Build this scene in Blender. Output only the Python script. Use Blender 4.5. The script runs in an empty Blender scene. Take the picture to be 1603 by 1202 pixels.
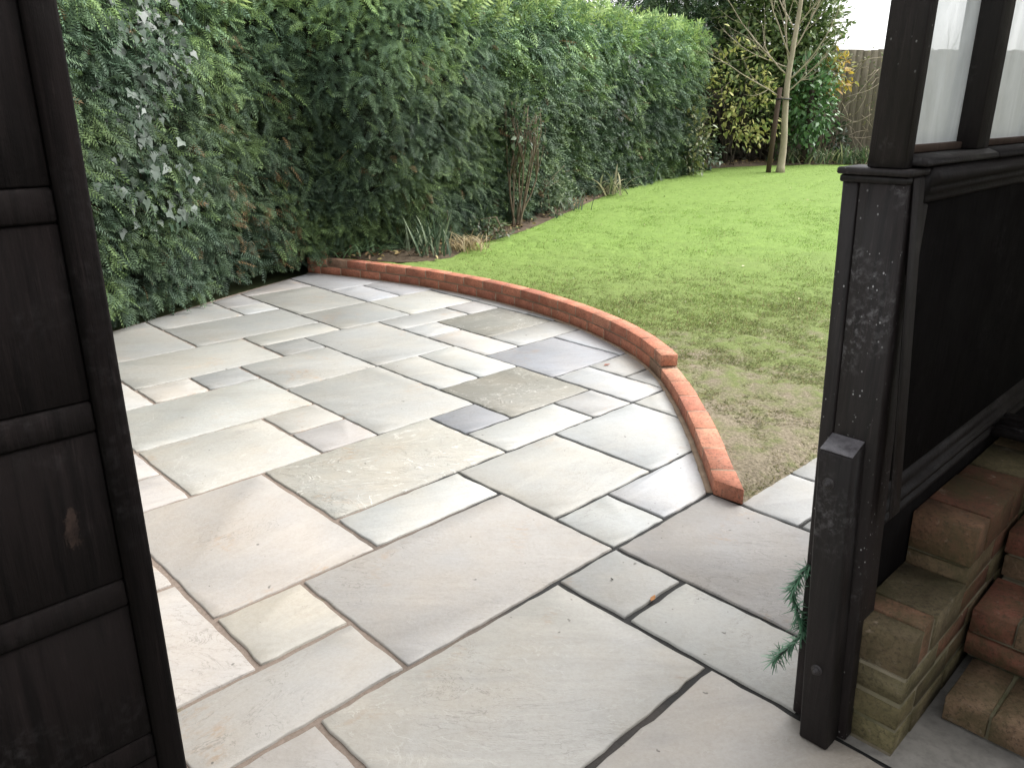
import bpy, math, random
import numpy as np
from mathutils import Vector, Matrix, noise

random.seed(7); rng = np.random.default_rng(7)
sc = bpy.context.scene
col = sc.collection

# ------------------------------------------------------------------ camera
cam_d = bpy.data.cameras.new('camera')
cam_d.sensor_width = 36.0
cam_d.lens = 1240.9 / 1603 * 36
cam_d.clip_start = 0.02
cam_d.clip_end = 600
cam = bpy.data.objects.new('camera', cam_d)
col.objects.link(cam)
cam.matrix_world = (Matrix.Translation((0, 0, 1.5)) @ Matrix.Rotation(math.pi / 2 - 0.33665, 4, 'X')
                    @ Matrix.Rotation(0.0022, 4, 'Z'))
sc.camera = cam

# ------------------------------------------------------------------ sky, sun, exposure
SUN_EL, SUN_AZ = math.radians(48), math.radians(72)      # azimuth from +y towards +x
w = bpy.data.worlds.new('World'); sc.world = w; w.use_nodes = True
nt = w.node_tree; nt.nodes.clear()
sky = nt.nodes.new('ShaderNodeTexSky'); sky.sky_type = 'NISHITA'; sky.sun_disc = False
sky.sun_elevation = SUN_EL; sky.sun_rotation = SUN_AZ
sky.air_density = 1.0; sky.dust_density = 3.0; sky.ozone_density = 1.0
hs = nt.nodes.new('ShaderNodeHueSaturation'); hs.inputs['Saturation'].default_value = 0.10
bg = nt.nodes.new('ShaderNodeBackground'); bg.inputs['Strength'].default_value = 0.15
wo = nt.nodes.new('ShaderNodeOutputWorld')
nt.links.new(sky.outputs[0], hs.inputs['Color']); nt.links.new(hs.outputs[0], bg.inputs['Color'])
nt.links.new(bg.outputs[0], wo.inputs['Surface'])
sun_d = bpy.data.lights.new('sun', 'SUN'); sun_d.energy = 1.5; sun_d.angle = math.radians(45); sun_d.color = (1, .98, .95)
sun = bpy.data.objects.new('sun', sun_d); col.objects.link(sun)
sd = Vector((math.sin(SUN_AZ) * math.cos(SUN_EL), math.cos(SUN_AZ) * math.cos(SUN_EL), math.sin(SUN_EL)))
sun.rotation_euler = sd.to_track_quat('Z', 'Y').to_euler()
sc.view_settings.view_transform = 'Standard'; sc.view_settings.look = 'None'
sc.view_settings.exposure = 1.52; sc.view_settings.gamma = 1.0

cy_ = sc.cycles; cy_.max_bounces = 6; cy_.diffuse_bounces = 2; cy_.glossy_bounces = 2; cy_.transmission_bounces = 3; cy_.transparent_max_bounces = 6
# ------------------------------------------------------------------ frames of reference
ANG = 0.7728
CA, SA = math.cos(ANG), math.sin(ANG)
def W(a, b, z=0.0): return Vector((a * CA - b * SA, a * SA + b * CA, z))     # paving frame -> world
def AB(x, y): return (x * CA + y * SA, -x * SA + y * CA)
def gz(y):                                                                    # height of the lawn
    y = np.asarray(y, float)
    return .035 + .035 * np.clip((y - 3) / 3, 0, 1) + .047 * np.clip(y - 6, 0, 9)
def s2l(c): return tuple(((v / 255) / 12.92 if v / 255 <= .04045 else ((v / 255 + .055) / 1.055) ** 2.4) for v in c)

# ------------------------------------------------------------------ mesh helpers
WL = {}                                                                       # world location of each empty / object
def mesh_np(name, V, F, smooth=False, tint=None):
    """V (n,3); F (m,3) or (m,4) array, or list of index lists"""
    me = bpy.data.meshes.new(name)
    V = np.asarray(V, dtype=np.float32)
    me.vertices.add(len(V)); me.vertices.foreach_set('co', V.ravel())
    if isinstance(F, np.ndarray):
        m, k = F.shape
        me.loops.add(m * k); me.loops.foreach_set('vertex_index', F.astype(np.int32).ravel())
        me.polygons.add(m); me.polygons.foreach_set('loop_start', np.arange(0, m * k, k, dtype=np.int32))
        me.polygons.foreach_set('loop_total', np.full(m, k, dtype=np.int32))
    else:
        fl = [i for f in F for i in f]; st, t = [], 0
        for f in F: st.append(t); t += len(f)
        me.loops.add(len(fl)); me.loops.foreach_set('vertex_index', np.array(fl, dtype=np.int32))
        me.polygons.add(len(F)); me.polygons.foreach_set('loop_start', np.array(st, dtype=np.int32))
        me.polygons.foreach_set('loop_total', np.array([len(f) for f in F], dtype=np.int32))
    me.update(calc_edges=True)
    if smooth: me.polygons.foreach_set('use_smooth', np.ones(len(me.polygons), dtype=bool))
    if tint is not None:
        at = me.color_attributes.new('tint', 'FLOAT_COLOR', 'POINT')
        t = np.ones((len(V), 4), dtype=np.float32); t[:, :3] = tint
        at.data.foreach_set('color', t.ravel())
    return me
def put(name, me, mat, parent=None, loc=(0, 0, 0), rz=0.0, color=None):
    o = bpy.data.objects.new(name, me); col.objects.link(o)
    if mat is not None and not me.materials: me.materials.append(mat)
    loc = Vector(loc)
    if parent is not None:
        o.parent = parent; o.location = loc - WL[parent.name]
    else: o.location = loc
    o.rotation_euler = (0, 0, rz); WL[o.name] = loc
    if color is not None: o.color = color
    return o
def obj(name, V, F, mat, parent=None, origin=None, smooth=False, tint=None, color=None):
    """V in world coordinates; the object's origin goes to its base centre"""
    V = np.asarray(V, dtype=np.float64)
    if origin is None:
        mn, mx = V.min(0), V.max(0); origin = ((mn[0] + mx[0]) / 2, (mn[1] + mx[1]) / 2, mn[2])
    return put(name, mesh_np(name, V - np.array(origin), F, smooth, tint), mat, parent, origin, 0, color)
def empty(name, loc, label, cat, group=None):
    o = bpy.data.objects.new(name, None); col.objects.link(o); o.location = loc; o.empty_display_size = .1
    WL[o.name] = Vector(loc); return tag(o, label, cat, group)
def tag(o, label=None, cat=None, group=None, kind=None):
    if label: o['label'] = label
    if cat: o['category'] = cat
    if group: o['group'] = group
    if kind: o['kind'] = kind
    return o
def hexa(c8, ch=.003, jit=0.0):
    """chamfered hexahedron; c8[u][v][w] corner points -> V, F"""
    c = [[[np.array(c8[u][v][k], float) for k in (0, 1)] for v in (0, 1)] for u in (0, 1)]
    lu = np.linalg.norm(c[1][0][0] - c[0][0][0]); lv = np.linalg.norm(c[0][1][0] - c[0][0][0]); lw = np.linalg.norm(c[0][0][1] - c[0][0][0])
    e = [min(.45, ch / max(l, 1e-6)) for l in (lu, lv, lw)]
    def P(u, v, k):
        return sum(c[i][j][m] * ((u if i else 1 - u) * (v if j else 1 - v) * (k if m else 1 - k)) for i in (0, 1) for j in (0, 1) for m in (0, 1))
    V, ix = [], {}
    for s in [(i, j, m) for i in (0, 1) for j in (0, 1) for m in (0, 1)]:
        for ax in range(3):
            q = [s[d] if d == ax else (e[d] if s[d] == 0 else 1 - e[d]) for d in range(3)]
            ix[s, ax] = len(V); p = P(*q)
            if jit: p = p + np.array([random.uniform(-jit, jit) for _ in range(3)])
            V.append(p)
    F = []
    for ax in range(3):
        o1, o2 = [d for d in range(3) if d != ax]
        for sgn in (0, 1):
            f = []
            for (p, q) in ((0, 0), (1, 0), (1, 1), (0, 1)):
                s = [0, 0, 0]; s[ax] = sgn; s[o1] = p; s[o2] = q; f.append(ix[tuple(s), ax])
            F.append(f)
        for (p, q) in ((0, 0), (1, 0), (1, 1), (0, 1)):      # edge along ax
            s0 = [0, 0, 0]; s0[o1] = p; s0[o2] = q; s1 = list(s0); s1[ax] = 1
            F.append([ix[tuple(s0), o1], ix[tuple(s1), o1], ix[tuple(s1), o2], ix[tuple(s0), o2]])
    for s in [(i, j, m) for i in (0, 1) for j in (0, 1) for m in (0, 1)]: F.append([ix[s, 0], ix[s, 1], ix[s, 2]])
    V = np.array(V); cen = V.mean(0); G = []
    for f in F:
        n = np.zeros(3)
        for i in range(len(f)): n += np.cross(V[f[i]], V[f[(i + 1) % len(f)]])
        G.append(f if n @ (V[f].mean(0) - cen) > 0 else f[::-1])
    return V, G
def abc8(a0, a1, b0, b1, z0, z1, lean=0.0):
    """box in the paving frame; lean shifts b at the top"""
    return [[[W(a, b + (lean if k else 0), (z0, z1)[k]) for k in (0, 1)] for b in (b0, b1)] for a in (a0, a1)]
def abbox(name, a0, a1, b0, b1, z0, z1, mat, parent=None, ch=.003, lean=0.0, color=None):
    V, F = hexa(abc8(a0, a1, b0, b1, z0, z1, lean), ch)
    return obj(name, V, F, mat, parent, color=color)
def join(parts):
    Vs, Fs, n = [], [], 0
    for V, F in parts:
        Vs.append(np.asarray(V, float)); Fs += [[i + n for i in f] for f in F]; n += len(V)
    return np.concatenate(Vs), Fs
def tube(pts, rad, n=6, cap=True):
    pts = [np.array(p, float) for p in pts]; V, F = [], []
    if not hasattr(rad, '__len__'): rad = [rad] * len(pts)
    ref = np.array([.37, .11, .92])
    for i, p in enumerate(pts):
        t = pts[min(i + 1, len(pts) - 1)] - pts[max(i - 1, 0)]; t /= np.linalg.norm(t) + 1e-9
        u = np.cross(t, ref); u = u / (np.linalg.norm(u) + 1e-9)
        if np.linalg.norm(np.cross(t, ref)) < .05: u = np.cross(t, [1, 0, 0]); u /= np.linalg.norm(u)
        v = np.cross(t, u)
        for k in range(n):
            a = 2 * math.pi * k / n; V.append(p + rad[i] * (math.cos(a) * u + math.sin(a) * v))
    for i in range(len(pts) - 1):
        for k in range(n): F.append([i * n + k, i * n + (k + 1) % n, (i + 1) * n + (k + 1) % n, (i + 1) * n + k])
    if cap: F.append(list(range(n))[::-1]); F.append([(len(pts) - 1) * n + k for k in range(n)])
    return np.array(V), F
def scatter(TV, TF, pos, X, Z, scale):
    """copies of a template (x along, z normal) -> big V, F arrays"""
    X = X / np.linalg.norm(X, axis=1, keepdims=True)
    Y = np.cross(Z, X); Y /= np.linalg.norm(Y, axis=1, keepdims=True) + 1e-9
    Zn = np.cross(X, Y); N, k = len(pos), len(TV)
    s = np.asarray(scale).reshape(-1, 1, 1) * np.ones((N, 1, 1))
    V = (TV[None, :, 0:1] * X[:, None] + TV[None, :, 1:2] * Y[:, None] + TV[None, :, 2:3] * Zn[:, None]) * s + pos[:, None]
    F = TF[None] + (np.arange(N) * k)[:, None, None]
    return V.reshape(-1, 3), F.reshape(-1, TF.shape[1])
def rep(t, k): return np.repeat(np.asarray(t), k, axis=0)
def merge(groups):
    V, F, T, n = [], [], [], 0
    for v, f, t in groups: V.append(v); F.append(f + n); T.append(t); n += len(v)
    return np.concatenate(V), np.concatenate(F), np.concatenate(T)
def catmull(P, step=.02):
    P = [np.array(p, float) for p in P]; P = [2 * P[0] - P[1]] + P + [2 * P[-1] - P[-2]]; out = []
    for i in range(1, len(P) - 2):
        for t in np.linspace(0, 1, 24, endpoint=False):
            a, b, c, d = P[i - 1:i + 3]
            out.append(.5 * (2 * b + (c - a) * t + (2 * a - 5 * b + 4 * c - d) * t * t + (3 * b - a - 3 * c + d) * t ** 3))
    out.append(P[-2]); out = np.array(out)
    L = np.concatenate([[0], np.cumsum(np.linalg.norm(np.diff(out, axis=0), axis=1))])
    s = np.linspace(0, L[-1], max(2, int(L[-1] / step)))
    return np.stack([np.interp(s, L, out[:, k]) for k in range(out.shape[1])], 1), s

# ------------------------------------------------------------------ material helpers
class N:
    def __init__(s, name):
        s.m = bpy.data.materials.new(name); s.m.use_nodes = True; s.t = s.m.node_tree; s.t.nodes.clear()
        s.out = s.n('ShaderNodeOutputMaterial'); s.p = s.n('ShaderNodeBsdfPrincipled'); s.l(s.p.outputs[0], s.out.inputs[0])
    def n(s, t, **kw):
        x = s.t.nodes.new(t)
        for k, v in kw.items(): setattr(x, k, v)
        return x
    def l(s, a, b): s.t.links.new(a, b)
    def set(s, **kw):
        for k, v in kw.items(): s.p.inputs[k.replace('_', ' ')].default_value = v
    def coords(s, kind='Object', scale=(1, 1, 1), rot=None, rnd=0.0):
        c = s.n('ShaderNodeTexCoord').outputs[kind] if kind != 'World' else s.n('ShaderNodeNewGeometry').outputs['Position']
        if rnd:
            oi = s.n('ShaderNodeObjectInfo'); mu = s.n('ShaderNodeVectorMath', operation='MULTIPLY_ADD')
            cb = s.n('ShaderNodeCombineXYZ'); s.l(oi.outputs['Random'], cb.inputs[0]); s.l(oi.outputs['Random'], cb.inputs[1]); s.l(oi.outputs['Random'], cb.inputs[2])
            mu.inputs[1].default_value = (rnd, rnd * 1.7, rnd * .6); s.l(cb.outputs[0], mu.inputs[0]); s.l(c, mu.inputs[2]); c = mu.outputs[0]
        if rot is not None:
            r = s.n('ShaderNodeVectorRotate', rotation_type='Z_AXIS'); s.l(c, r.inputs['Vector'])
            if isinstance(rot, float): r.inputs['Angle'].default_value = rot
            else: s.l(rot, r.inputs['Angle'])
            c = r.outputs[0]
        mp = s.n('ShaderNodeMapping'); mp.inputs['Scale'].default_value = scale; s.l(c, mp.inputs[0]); return mp.outputs[0]
    def noise(s, vec, scale=5, detail=4, rough=.55, dist=0.0):
        x = s.n('ShaderNodeTexNoise'); x.inputs['Scale'].default_value = scale; x.inputs['Detail'].default_value = detail
        x.inputs['Roughness'].default_value = rough; x.inputs['Distortion'].default_value = dist
        if vec is not None: s.l(vec, x.inputs['Vector'])
        return x.outputs['Fac']
    def ramp(s, fac, stops):
        r = s.n('ShaderNodeValToRGB'); e = r.color_ramp.elements
        while len(e) < len(stops): e.new(.5)
        for i, (p, c) in enumerate(stops):
            e[i].position = p; e[i].color = (c, c, c, 1) if not hasattr(c, '__len__') else (*c, 1)
        s.l(fac, r.inputs[0]); return r.outputs[0]
    def mix(s, fac, a, b, mode='MIX'):
        x = s.n('ShaderNodeMix', data_type='RGBA', blend_type=mode); x.clamp_factor = True
        for v, i in ((fac, 0), (a, 6), (b, 7)):
            if hasattr(v, 'is_linked') or hasattr(v, 'links'): s.l(v, x.inputs[i])
            elif hasattr(v, '__len__'): x.inputs[i].default_value = (*v[:3], 1)
            else: x.inputs[i].default_value = v
        return x.outputs[2]
    def math(s, op, a, b=0.0, clamp=False):
        x = s.n('ShaderNodeMath', operation=op); x.use_clamp = clamp
        for v, i in ((a, 0), (b, 1)):
            if hasattr(v, 'links'): s.l(v, x.inputs[i])
            else: x.inputs[i].default_value = v
        return x.outputs[0]
    def bump(s, h, strength=.5, dist=.01, normal=None):
        b = s.n('ShaderNodeBump'); b.inputs['Strength'].default_value = strength
        if hasattr(dist, 'links'): s.l(dist, b.inputs['Distance'])
        else: b.inputs['Distance'].default_value = dist
        s.l(h, b.inputs['Height'])
        if normal is not None: s.l(normal, b.inputs['Normal'])
        return b.outputs[0]

def m_slab():
    s = N('sandstone'); oi = s.n('ShaderNodeObjectInfo')
    ang = s.math('ADD', s.math('MULTIPLY', oi.outputs['Random'], 1.1), -.9)
    v1 = s.coords('Object', (1.0, 9, 1), rot=ang, rnd=23.0)
    band = s.noise(v1, 1.3, 8, .66, .9)
    v2 = s.coords('Object', (1, 1, 1), rnd=31.0)
    blotch = s.noise(v2, 2.6, 5, .6); fine = s.noise(v2, 85, 5, .75); mid = s.noise(v2, 17, 5, .7)
    c = s.mix(s.ramp(band, [(.30, 0.0), (.45, .55), (.52, .45), (.70, 1.0)]), (.875, .88, .885), (1.07, 1.065, 1.05))
    base = s.mix(1.0, oi.outputs['Color'], c, 'MULTIPLY')
    base = s.mix(s.ramp(blotch, [(.42, 0.0), (.70, .8)]), base, s.mix(1.0, base, (1.015, .955, .875), 'MULTIPLY'))
    base = s.mix(s.ramp(s.noise(v2, 1.9, 3, .5), [(.50, 0.0), (.72, .7)]), base, s.mix(1.0, base, (.90, .93, .97), 'MULTIPLY'))
    base = s.mix(s.ramp(mid, [(.50, .0), (.75, .35)]), base, s.mix(1.0, base, (.78, .76, .73), 'MULTIPLY'))
    base = s.mix(s.ramp(fine, [(.42, .0), (.75, .45)]), base, s.mix(1.0, base, (.72, .70, .67), 'MULTIPLY'))
    stain = s.math('MULTIPLY', s.ramp(s.noise(v2, 3.4, 3, .6, .6), [(.60, 0.0), (.70, 1.0)]), s.ramp(s.noise(s.coords('Object', (1, 2.5, 1), rot=ang, rnd=11.0), 24, 5, .75), [(.48, 0.0), (.60, 1.0)]))
    base = s.mix(s.math('MULTIPLY', stain, .55), base, (.30, .20, .12))
    thin = s.noise(s.coords('Object', (1.2, 3, 1), rot=ang, rnd=47.0), 3.6, 6, .6, 1.5)      # hairline bedding cracks
    hair = s.math('MULTIPLY', s.ramp(thin, [(.493, 0.0), (.499, 1.0), (.503, 1.0), (.509, 0.0)]), s.ramp(s.noise(v2, 2.2, 2, .5), [(.55, 0.0), (.63, .45)]))
    base = s.mix(hair, base, (.10, .085, .07))
    dots = s.ramp(s.noise(v2, 30, 2, .5), [(.745, 0.0), (.77, .75)])
    base = s.mix(dots, base, (.08, .07, .06))
    vr = s.coords('Object', (1.0, 2.2, 1), rot=ang, rnd=23.0); r1 = s.noise(vr, 2.6, 7, .62, .8)
    ridge = s.math('MULTIPLY', s.ramp(r1, [(.435, 0.0), (.446, 1.0), (.456, 0.0), (.53, 0.0), (.541, 1.0), (.552, 0.0)]), s.math('MULTIPLY', oi.outputs['Alpha'], s.ramp(mid, [(.46, 0.0), (.66, .42)])), True)
    base = s.mix(ridge, base, (.62, .60, .55))      # glints along the cleavage edges, painted in as pale stone
    s.l(base, s.p.inputs['Base Color'])
    s.l(s.ramp(s.math('ADD', s.math('MULTIPLY', blotch, .6), s.math('MULTIPLY', mid, .4)), [(.3, .40), (.7, .64)]), s.p.inputs['Roughness']); s.set(Specular_IOR_Level=.45)
    # riven surface: stepped cleavage ridges, stronger where the slab's alpha is high
    patch = s.ramp(s.noise(v2, 2.1, 3, .5), [(.36, .08), (.58, 1.0)])
    steps = s.ramp(r1, [(.30, 0.0), (.36, .25), (.43, .27), (.455, .5), (.52, .53), (.545, .75), (.61, .78), (.64, 1.0)])
    amp = s.math('MULTIPLY', s.math('MULTIPLY', s.math('POWER', oi.outputs['Alpha'], 1.3), .0042), patch)
    nb = s.bump(steps, .8, amp)
    nb = s.bump(mid, .55, .0030, nb)
    nb = s.bump(fine, .6, .0016, nb)
    s.l(nb, s.p.inputs['Normal']); return s.m
def m_mortar_bed():
    s = N('joint_mortar'); p = s.coords('World')
    n = s.noise(p, 1.1, 3, .5); f = s.noise(p, 90, 3, .7)
    sep = s.n('ShaderNodeSeparateXYZ'); s.l(p, sep.inputs[0])
    k = s.math('ADD', s.math('MULTIPLY', sep.outputs['X'], .55), s.math('MULTIPLY', sep.outputs['Y'], .22))
    k = s.math('ADD', k, s.math('MULTIPLY', n, .9))
    m = s.ramp(k, [(.62, (.20, .155, .125)), (.98, (.022, .021, .020))])
    c = s.mix(s.ramp(f, [(.35, 0.0), (.75, .6)]), m, s.mix(1.0, m, (.55, .55, .5), 'MULTIPLY'))
    moss = s.ramp(s.noise(p, 6, 3, .6), [(.66, 0.0), (.72, .55)])
    c = s.mix(moss, c, (.10, .10, .045))
    s.l(c, s.p.inputs['Base Color']); s.set(Roughness=.9); s.l(s.bump(f, .8, .004), s.p.inputs['Normal']); return s.m
def m_brick(name, dirt, dirtcol, rough=.8):
    s = N(name); oi = s.n('ShaderNodeObjectInfo'); v = s.coords('Object', (1, 1, 1), rnd=17.0)
    a, b, c = s.noise(v, 9, 4, .6), s.noise(v, 45, 4, .7), s.noise(v, 160, 3, .6)
    base = s.mix(s.ramp(a, [(.3, 0.0), (.7, 1.0)]), s.mix(1.0, oi.outputs['Color'], (.72, .66, .66), 'MULTIPLY'), s.mix(1.0, oi.outputs['Color'], (1.16, 1.12, 1.08), 'MULTIPLY'))
    base = s.mix(s.ramp(b, [(.50, 0.0), (.74, .65)]), base, s.mix(1.0, base, (.55, .5, .48), 'MULTIPLY'))
    base = s.mix(s.ramp(s.noise(v, 30, 2, .5), [(.70, 0.0), (.76, .5)]), base, (.42, .33, .25))
    if dirt:
        base = s.mix(s.ramp(s.noise(v, 95, 4, .75), [(.50, 0.0), (.66, .7)]), base, (.035, .028, .02))
        base = s.mix(s.ramp(s.noise(v, 22, 5, .75), [(.60, 0.0), (.70, .45)]), base, (.30, .26, .20))
        d = s.ramp(s.noise(s.coords('World'), 7, 6, .7, .5), [(.40, 0.0), (.66, dirt)])
        base = s.mix(d, base, dirtcol)
    s.l(base, s.p.inputs['Base Color']); s.set(Roughness=rough, Specular_IOR_Level=.3)
    k_ = 2.2 if dirt > .5 else 1.0
    nb = s.bump(a, .6, .004 * k_); nb = s.bump(b, .7, .003 * k_, nb); nb = s.bump(c, .5, .0014 * k_, nb); s.l(nb, s.p.inputs['Normal']); return s.m
def m_mortar(name, c0, c1, moss=None):
    s = N(name); v = s.coords('World'); a, b = s.noise(v, 14, 4, .6), s.noise(v, 120, 3, .7)
    c = s.mix(s.ramp(a, [(.3, 0.0), (.7, 1.0)]), c0, c1)
    if moss: c = s.mix(s.ramp(s.noise(v, 7, 4, .6), [(.45, 0.0), (.62, .8)]), c, moss)
    s.l(c, s.p.inputs['Base Color']); s.set(Roughness=.95); s.l(s.bump(b, .8, .003), s.p.inputs['Normal']); return s.m
def m_paint(name, c, specks=0.0, rough=.5, scuff=0.0, rub=None):
    s = N(name); v = s.coords('Object', (1, 1, 1), rnd=9.0); vg = s.coords('Object', (26, 26, 1.6), rnd=9.0)
    g, n, f = s.noise(vg, 2.5, 5, .6), s.noise(v, 6, 4, .6), s.noise(v, 70, 4, .65)
    base = s.mix(s.ramp(n, [(.3, 0.0), (.75, 1.0)]), c, tuple(x * 1.7 for x in c))
    base = s.mix(s.ramp(g, [(.48, 0.0), (.66, .75)]), base, tuple(x * .4 for x in c))
    base = s.mix(s.ramp(s.noise(vg, 5.5, 4, .7), [(.56, 0.0), (.70, .6)]), base, tuple(x * 3.0 for x in c))
    if scuff:
        m = s.math('MULTIPLY', s.ramp(s.noise(v, 5, 3, .6), [(.55, 0.0), (.7, 1.0)]), s.ramp(f, [(.48, 0.0), (.7, 1.0)]))
        base = s.mix(s.math('MULTIPLY', m, scuff), base, (.16, .15, .155))
    if specks:
        vo = s.n('ShaderNodeTexVoronoi'); vo.inputs['Scale'].default_value = 95; s.l(s.coords('Object', (1, 1, .7), rnd=5.0), vo.inputs['Vector'])
        d = s.ramp(vo.outputs['Distance'], [(.13, 1.0), (.21, 0.0)])
        pk = s.math('MULTIPLY', s.ramp(s.noise(v, 7, 2, .5), [(.46, 0.0), (.62, 1.0)]), s.ramp(s.noise(v, 33, 1, .5), [(.52, 0.0), (.6, 1.0)]))
        base = s.mix(s.math('MULTIPLY', s.math('MULTIPLY', d, pk), specks), base, (.36, .35, .35))
    if rub:                                      # worn patch with a shape of its own
        loc, size, colr = rub
        vm = s.n('ShaderNodeMapping'); vm.inputs['Location'].default_value = tuple(-l / k for l, k in zip(loc, size)); vm.inputs['Scale'].default_value = tuple(1 / k for k in size)
        s.l(s.n('ShaderNodeNewGeometry').outputs['Position'], vm.inputs[0])
        ln = s.n('ShaderNodeVectorMath', operation='LENGTH'); s.l(vm.outputs[0], ln.inputs[0])
        k = s.math('ADD', ln.outputs['Value'], s.math('MULTIPLY', s.noise(s.coords('Object', (1, 1, .5)), 26, 5, .7), 1.3))
        m = s.math('MULTIPLY', s.ramp(k, [(.95, 1.0), (1.55, 0.0)]), s.ramp(f, [(.38, .25), (.62, 1.0)]))
        base = s.mix(m, base, colr)
    s.l(base, s.p.inputs['Base Color']); s.set(Roughness=rough, Specular_IOR_Level=.34 if rough < .7 else .1)
    s.l(s.ramp(n, [(.3, rough - .12), (.7, rough + .15)]), s.p.inputs['Roughness'])
    nb = s.bump(g, .6, .0035); nb = s.bump(f, .45, .0018, nb); s.l(nb, s.p.inputs['Normal']); return s.m
def m_leaf(name, rough=.5, trans=.25, spec=.35):
    s = N(name); at = s.n('ShaderNodeVertexColor', layer_name='tint'); v = s.coords('Object')
    c = s.mix(s.ramp(s.noise(v, 60, 2, .6), [(.3, 0.0), (.7, 1.0)]), s.mix(1.0, at.outputs[0], (.82, .84, .8), 'MULTIPLY'), s.mix(1.0, at.outputs[0], (1.14, 1.12, 1.05), 'MULTIPLY'))
    s.l(c, s.p.inputs['Base Color']); s.set(Roughness=rough, Specular_IOR_Level=spec)
    tr = s.n('ShaderNodeBsdfTranslucent'); s.l(c, tr.inputs[0]); mx = s.n('ShaderNodeMixShader'); mx.inputs[0].default_value = trans
    s.l(s.p.outputs[0], mx.inputs[1]); s.l(tr.outputs[0], mx.inputs[2]); s.l(mx.outputs[0], s.out.inputs[0]); return s.m
def m_plain(name, c0, c1, scale=8, rough=.85, bump=.006, coords='World', stretch=(1, 1, 1)):
    s = N(name); v = s.coords(coords, stretch); a, b = s.noise(v, scale, 5, .6), s.noise(v, scale * 9, 4, .65)
    c = s.mix(s.ramp(a, [(.3, 0.0), (.7, 1.0)]), c0, c1); c = s.mix(s.ramp(b, [(.45, 0.0), (.8, .5)]), c, tuple(x * .5 for x in c0))
    s.l(c, s.p.inputs['Base Color']); s.set(Roughness=rough, Specular_IOR_Level=.25)
    nb = s.bump(a, .5, bump); nb = s.bump(b, .6, bump * .4, nb); s.l(nb, s.p.inputs['Normal']); return s.m
def m_lawn():
    s = N('lawn_turf'); v = s.coords('World'); a, b, f = s.noise(v, 1.6, 5, .6), s.noise(v, 9, 5, .65), s.noise(v, 70, 4, .7)
    sep = s.n('ShaderNodeSeparateXYZ'); s.l(v, sep.inputs[0])
    k = s.math('ADD', s.math('MULTIPLY', sep.outputs['Y'], .24), s.math('MULTIPLY', b, 1.7))
    k = s.math('ADD', k, s.math('MULTIPLY', a, .7)); k = s.math('MULTIPLY', k, .4)
    mud = s.ramp(k, [(.79, 0.0), (.97, 1.0)])
    soil = s.mix(s.ramp(f, [(.35, 0.0), (.7, 1.0)]), (.10, .082, .054), (.26, .22, .155))
    green = s.mix(s.ramp(b, [(.3, 0.0), (.7, 1.0)]), (.130, .200, .045), (.172, .258, .058))
    green = s.mix(s.ramp(s.math('ADD', s.math('MULTIPLY', sep.outputs['Y'], .1), s.math('MULTIPLY', a, .25)), [(.52, 0.0), (.95, 1.0)]), s.mix(s.ramp(f, [(.35, 0.0), (.7, 1.0)]), (.085, .10, .034), (.15, .16, .06)), green)
    s.l(s.mix(mud, soil, green), s.p.inputs['Base Color']); s.set(Roughness=.9, Specular_IOR_Level=.2)
    nb = s.bump(b, .8, .02); nb = s.bump(f, .7, .006, nb); s.l(nb, s.p.inputs['Normal']); return s.m
def m_glass():
    s = N('dirty_glazing'); v = s.coords('World'); n = s.noise(s.coords('World', (6, 6, 2.2)), 1.2, 5, .6, .8); f = s.noise(v, 60, 3, .7)
    s.t.nodes.remove(s.p)
    tr = s.n('ShaderNodeBsdfTransparent'); tr.inputs[0].default_value = (.97, .98, .98, 1)
    gl = s.n('ShaderNodeBsdfGlossy'); gl.inputs['Roughness'].default_value = .06
    film = s.n('ShaderNodeBsdfTranslucent'); film.inputs[0].default_value = (.76, .79, .80, 1)
    dif = s.n('ShaderNodeBsdfDiffuse'); dif.inputs[0].default_value = (.5, .52, .54, 1)
    fm = s.n('ShaderNodeMixShader'); fm.inputs[0].default_value = .15; s.l(film.outputs[0], fm.inputs[1]); s.l(dif.outputs[0], fm.inputs[2])
    m1 = s.n('ShaderNodeMixShader'); s.l(s.math('ADD', s.ramp(n, [(.3, .5), (.7, .88)]), s.math('MULTIPLY', f, .08)), m1.inputs[0]); s.l(tr.outputs[0], m1.inputs[1]); s.l(fm.outputs[0], m1.inputs[2])
    fr = s.n('ShaderNodeFresnel'); fr.inputs[0].default_value = 1.45
    m2 = s.n('ShaderNodeMixShader'); s.l(fr.outputs[0], m2.inputs[0]); s.l(m1.outputs[0], m2.inputs[1]); s.l(gl.outputs[0], m2.inputs[2])
    s.l(m2.outputs[0], s.out.inputs[0]); return s.m

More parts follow.
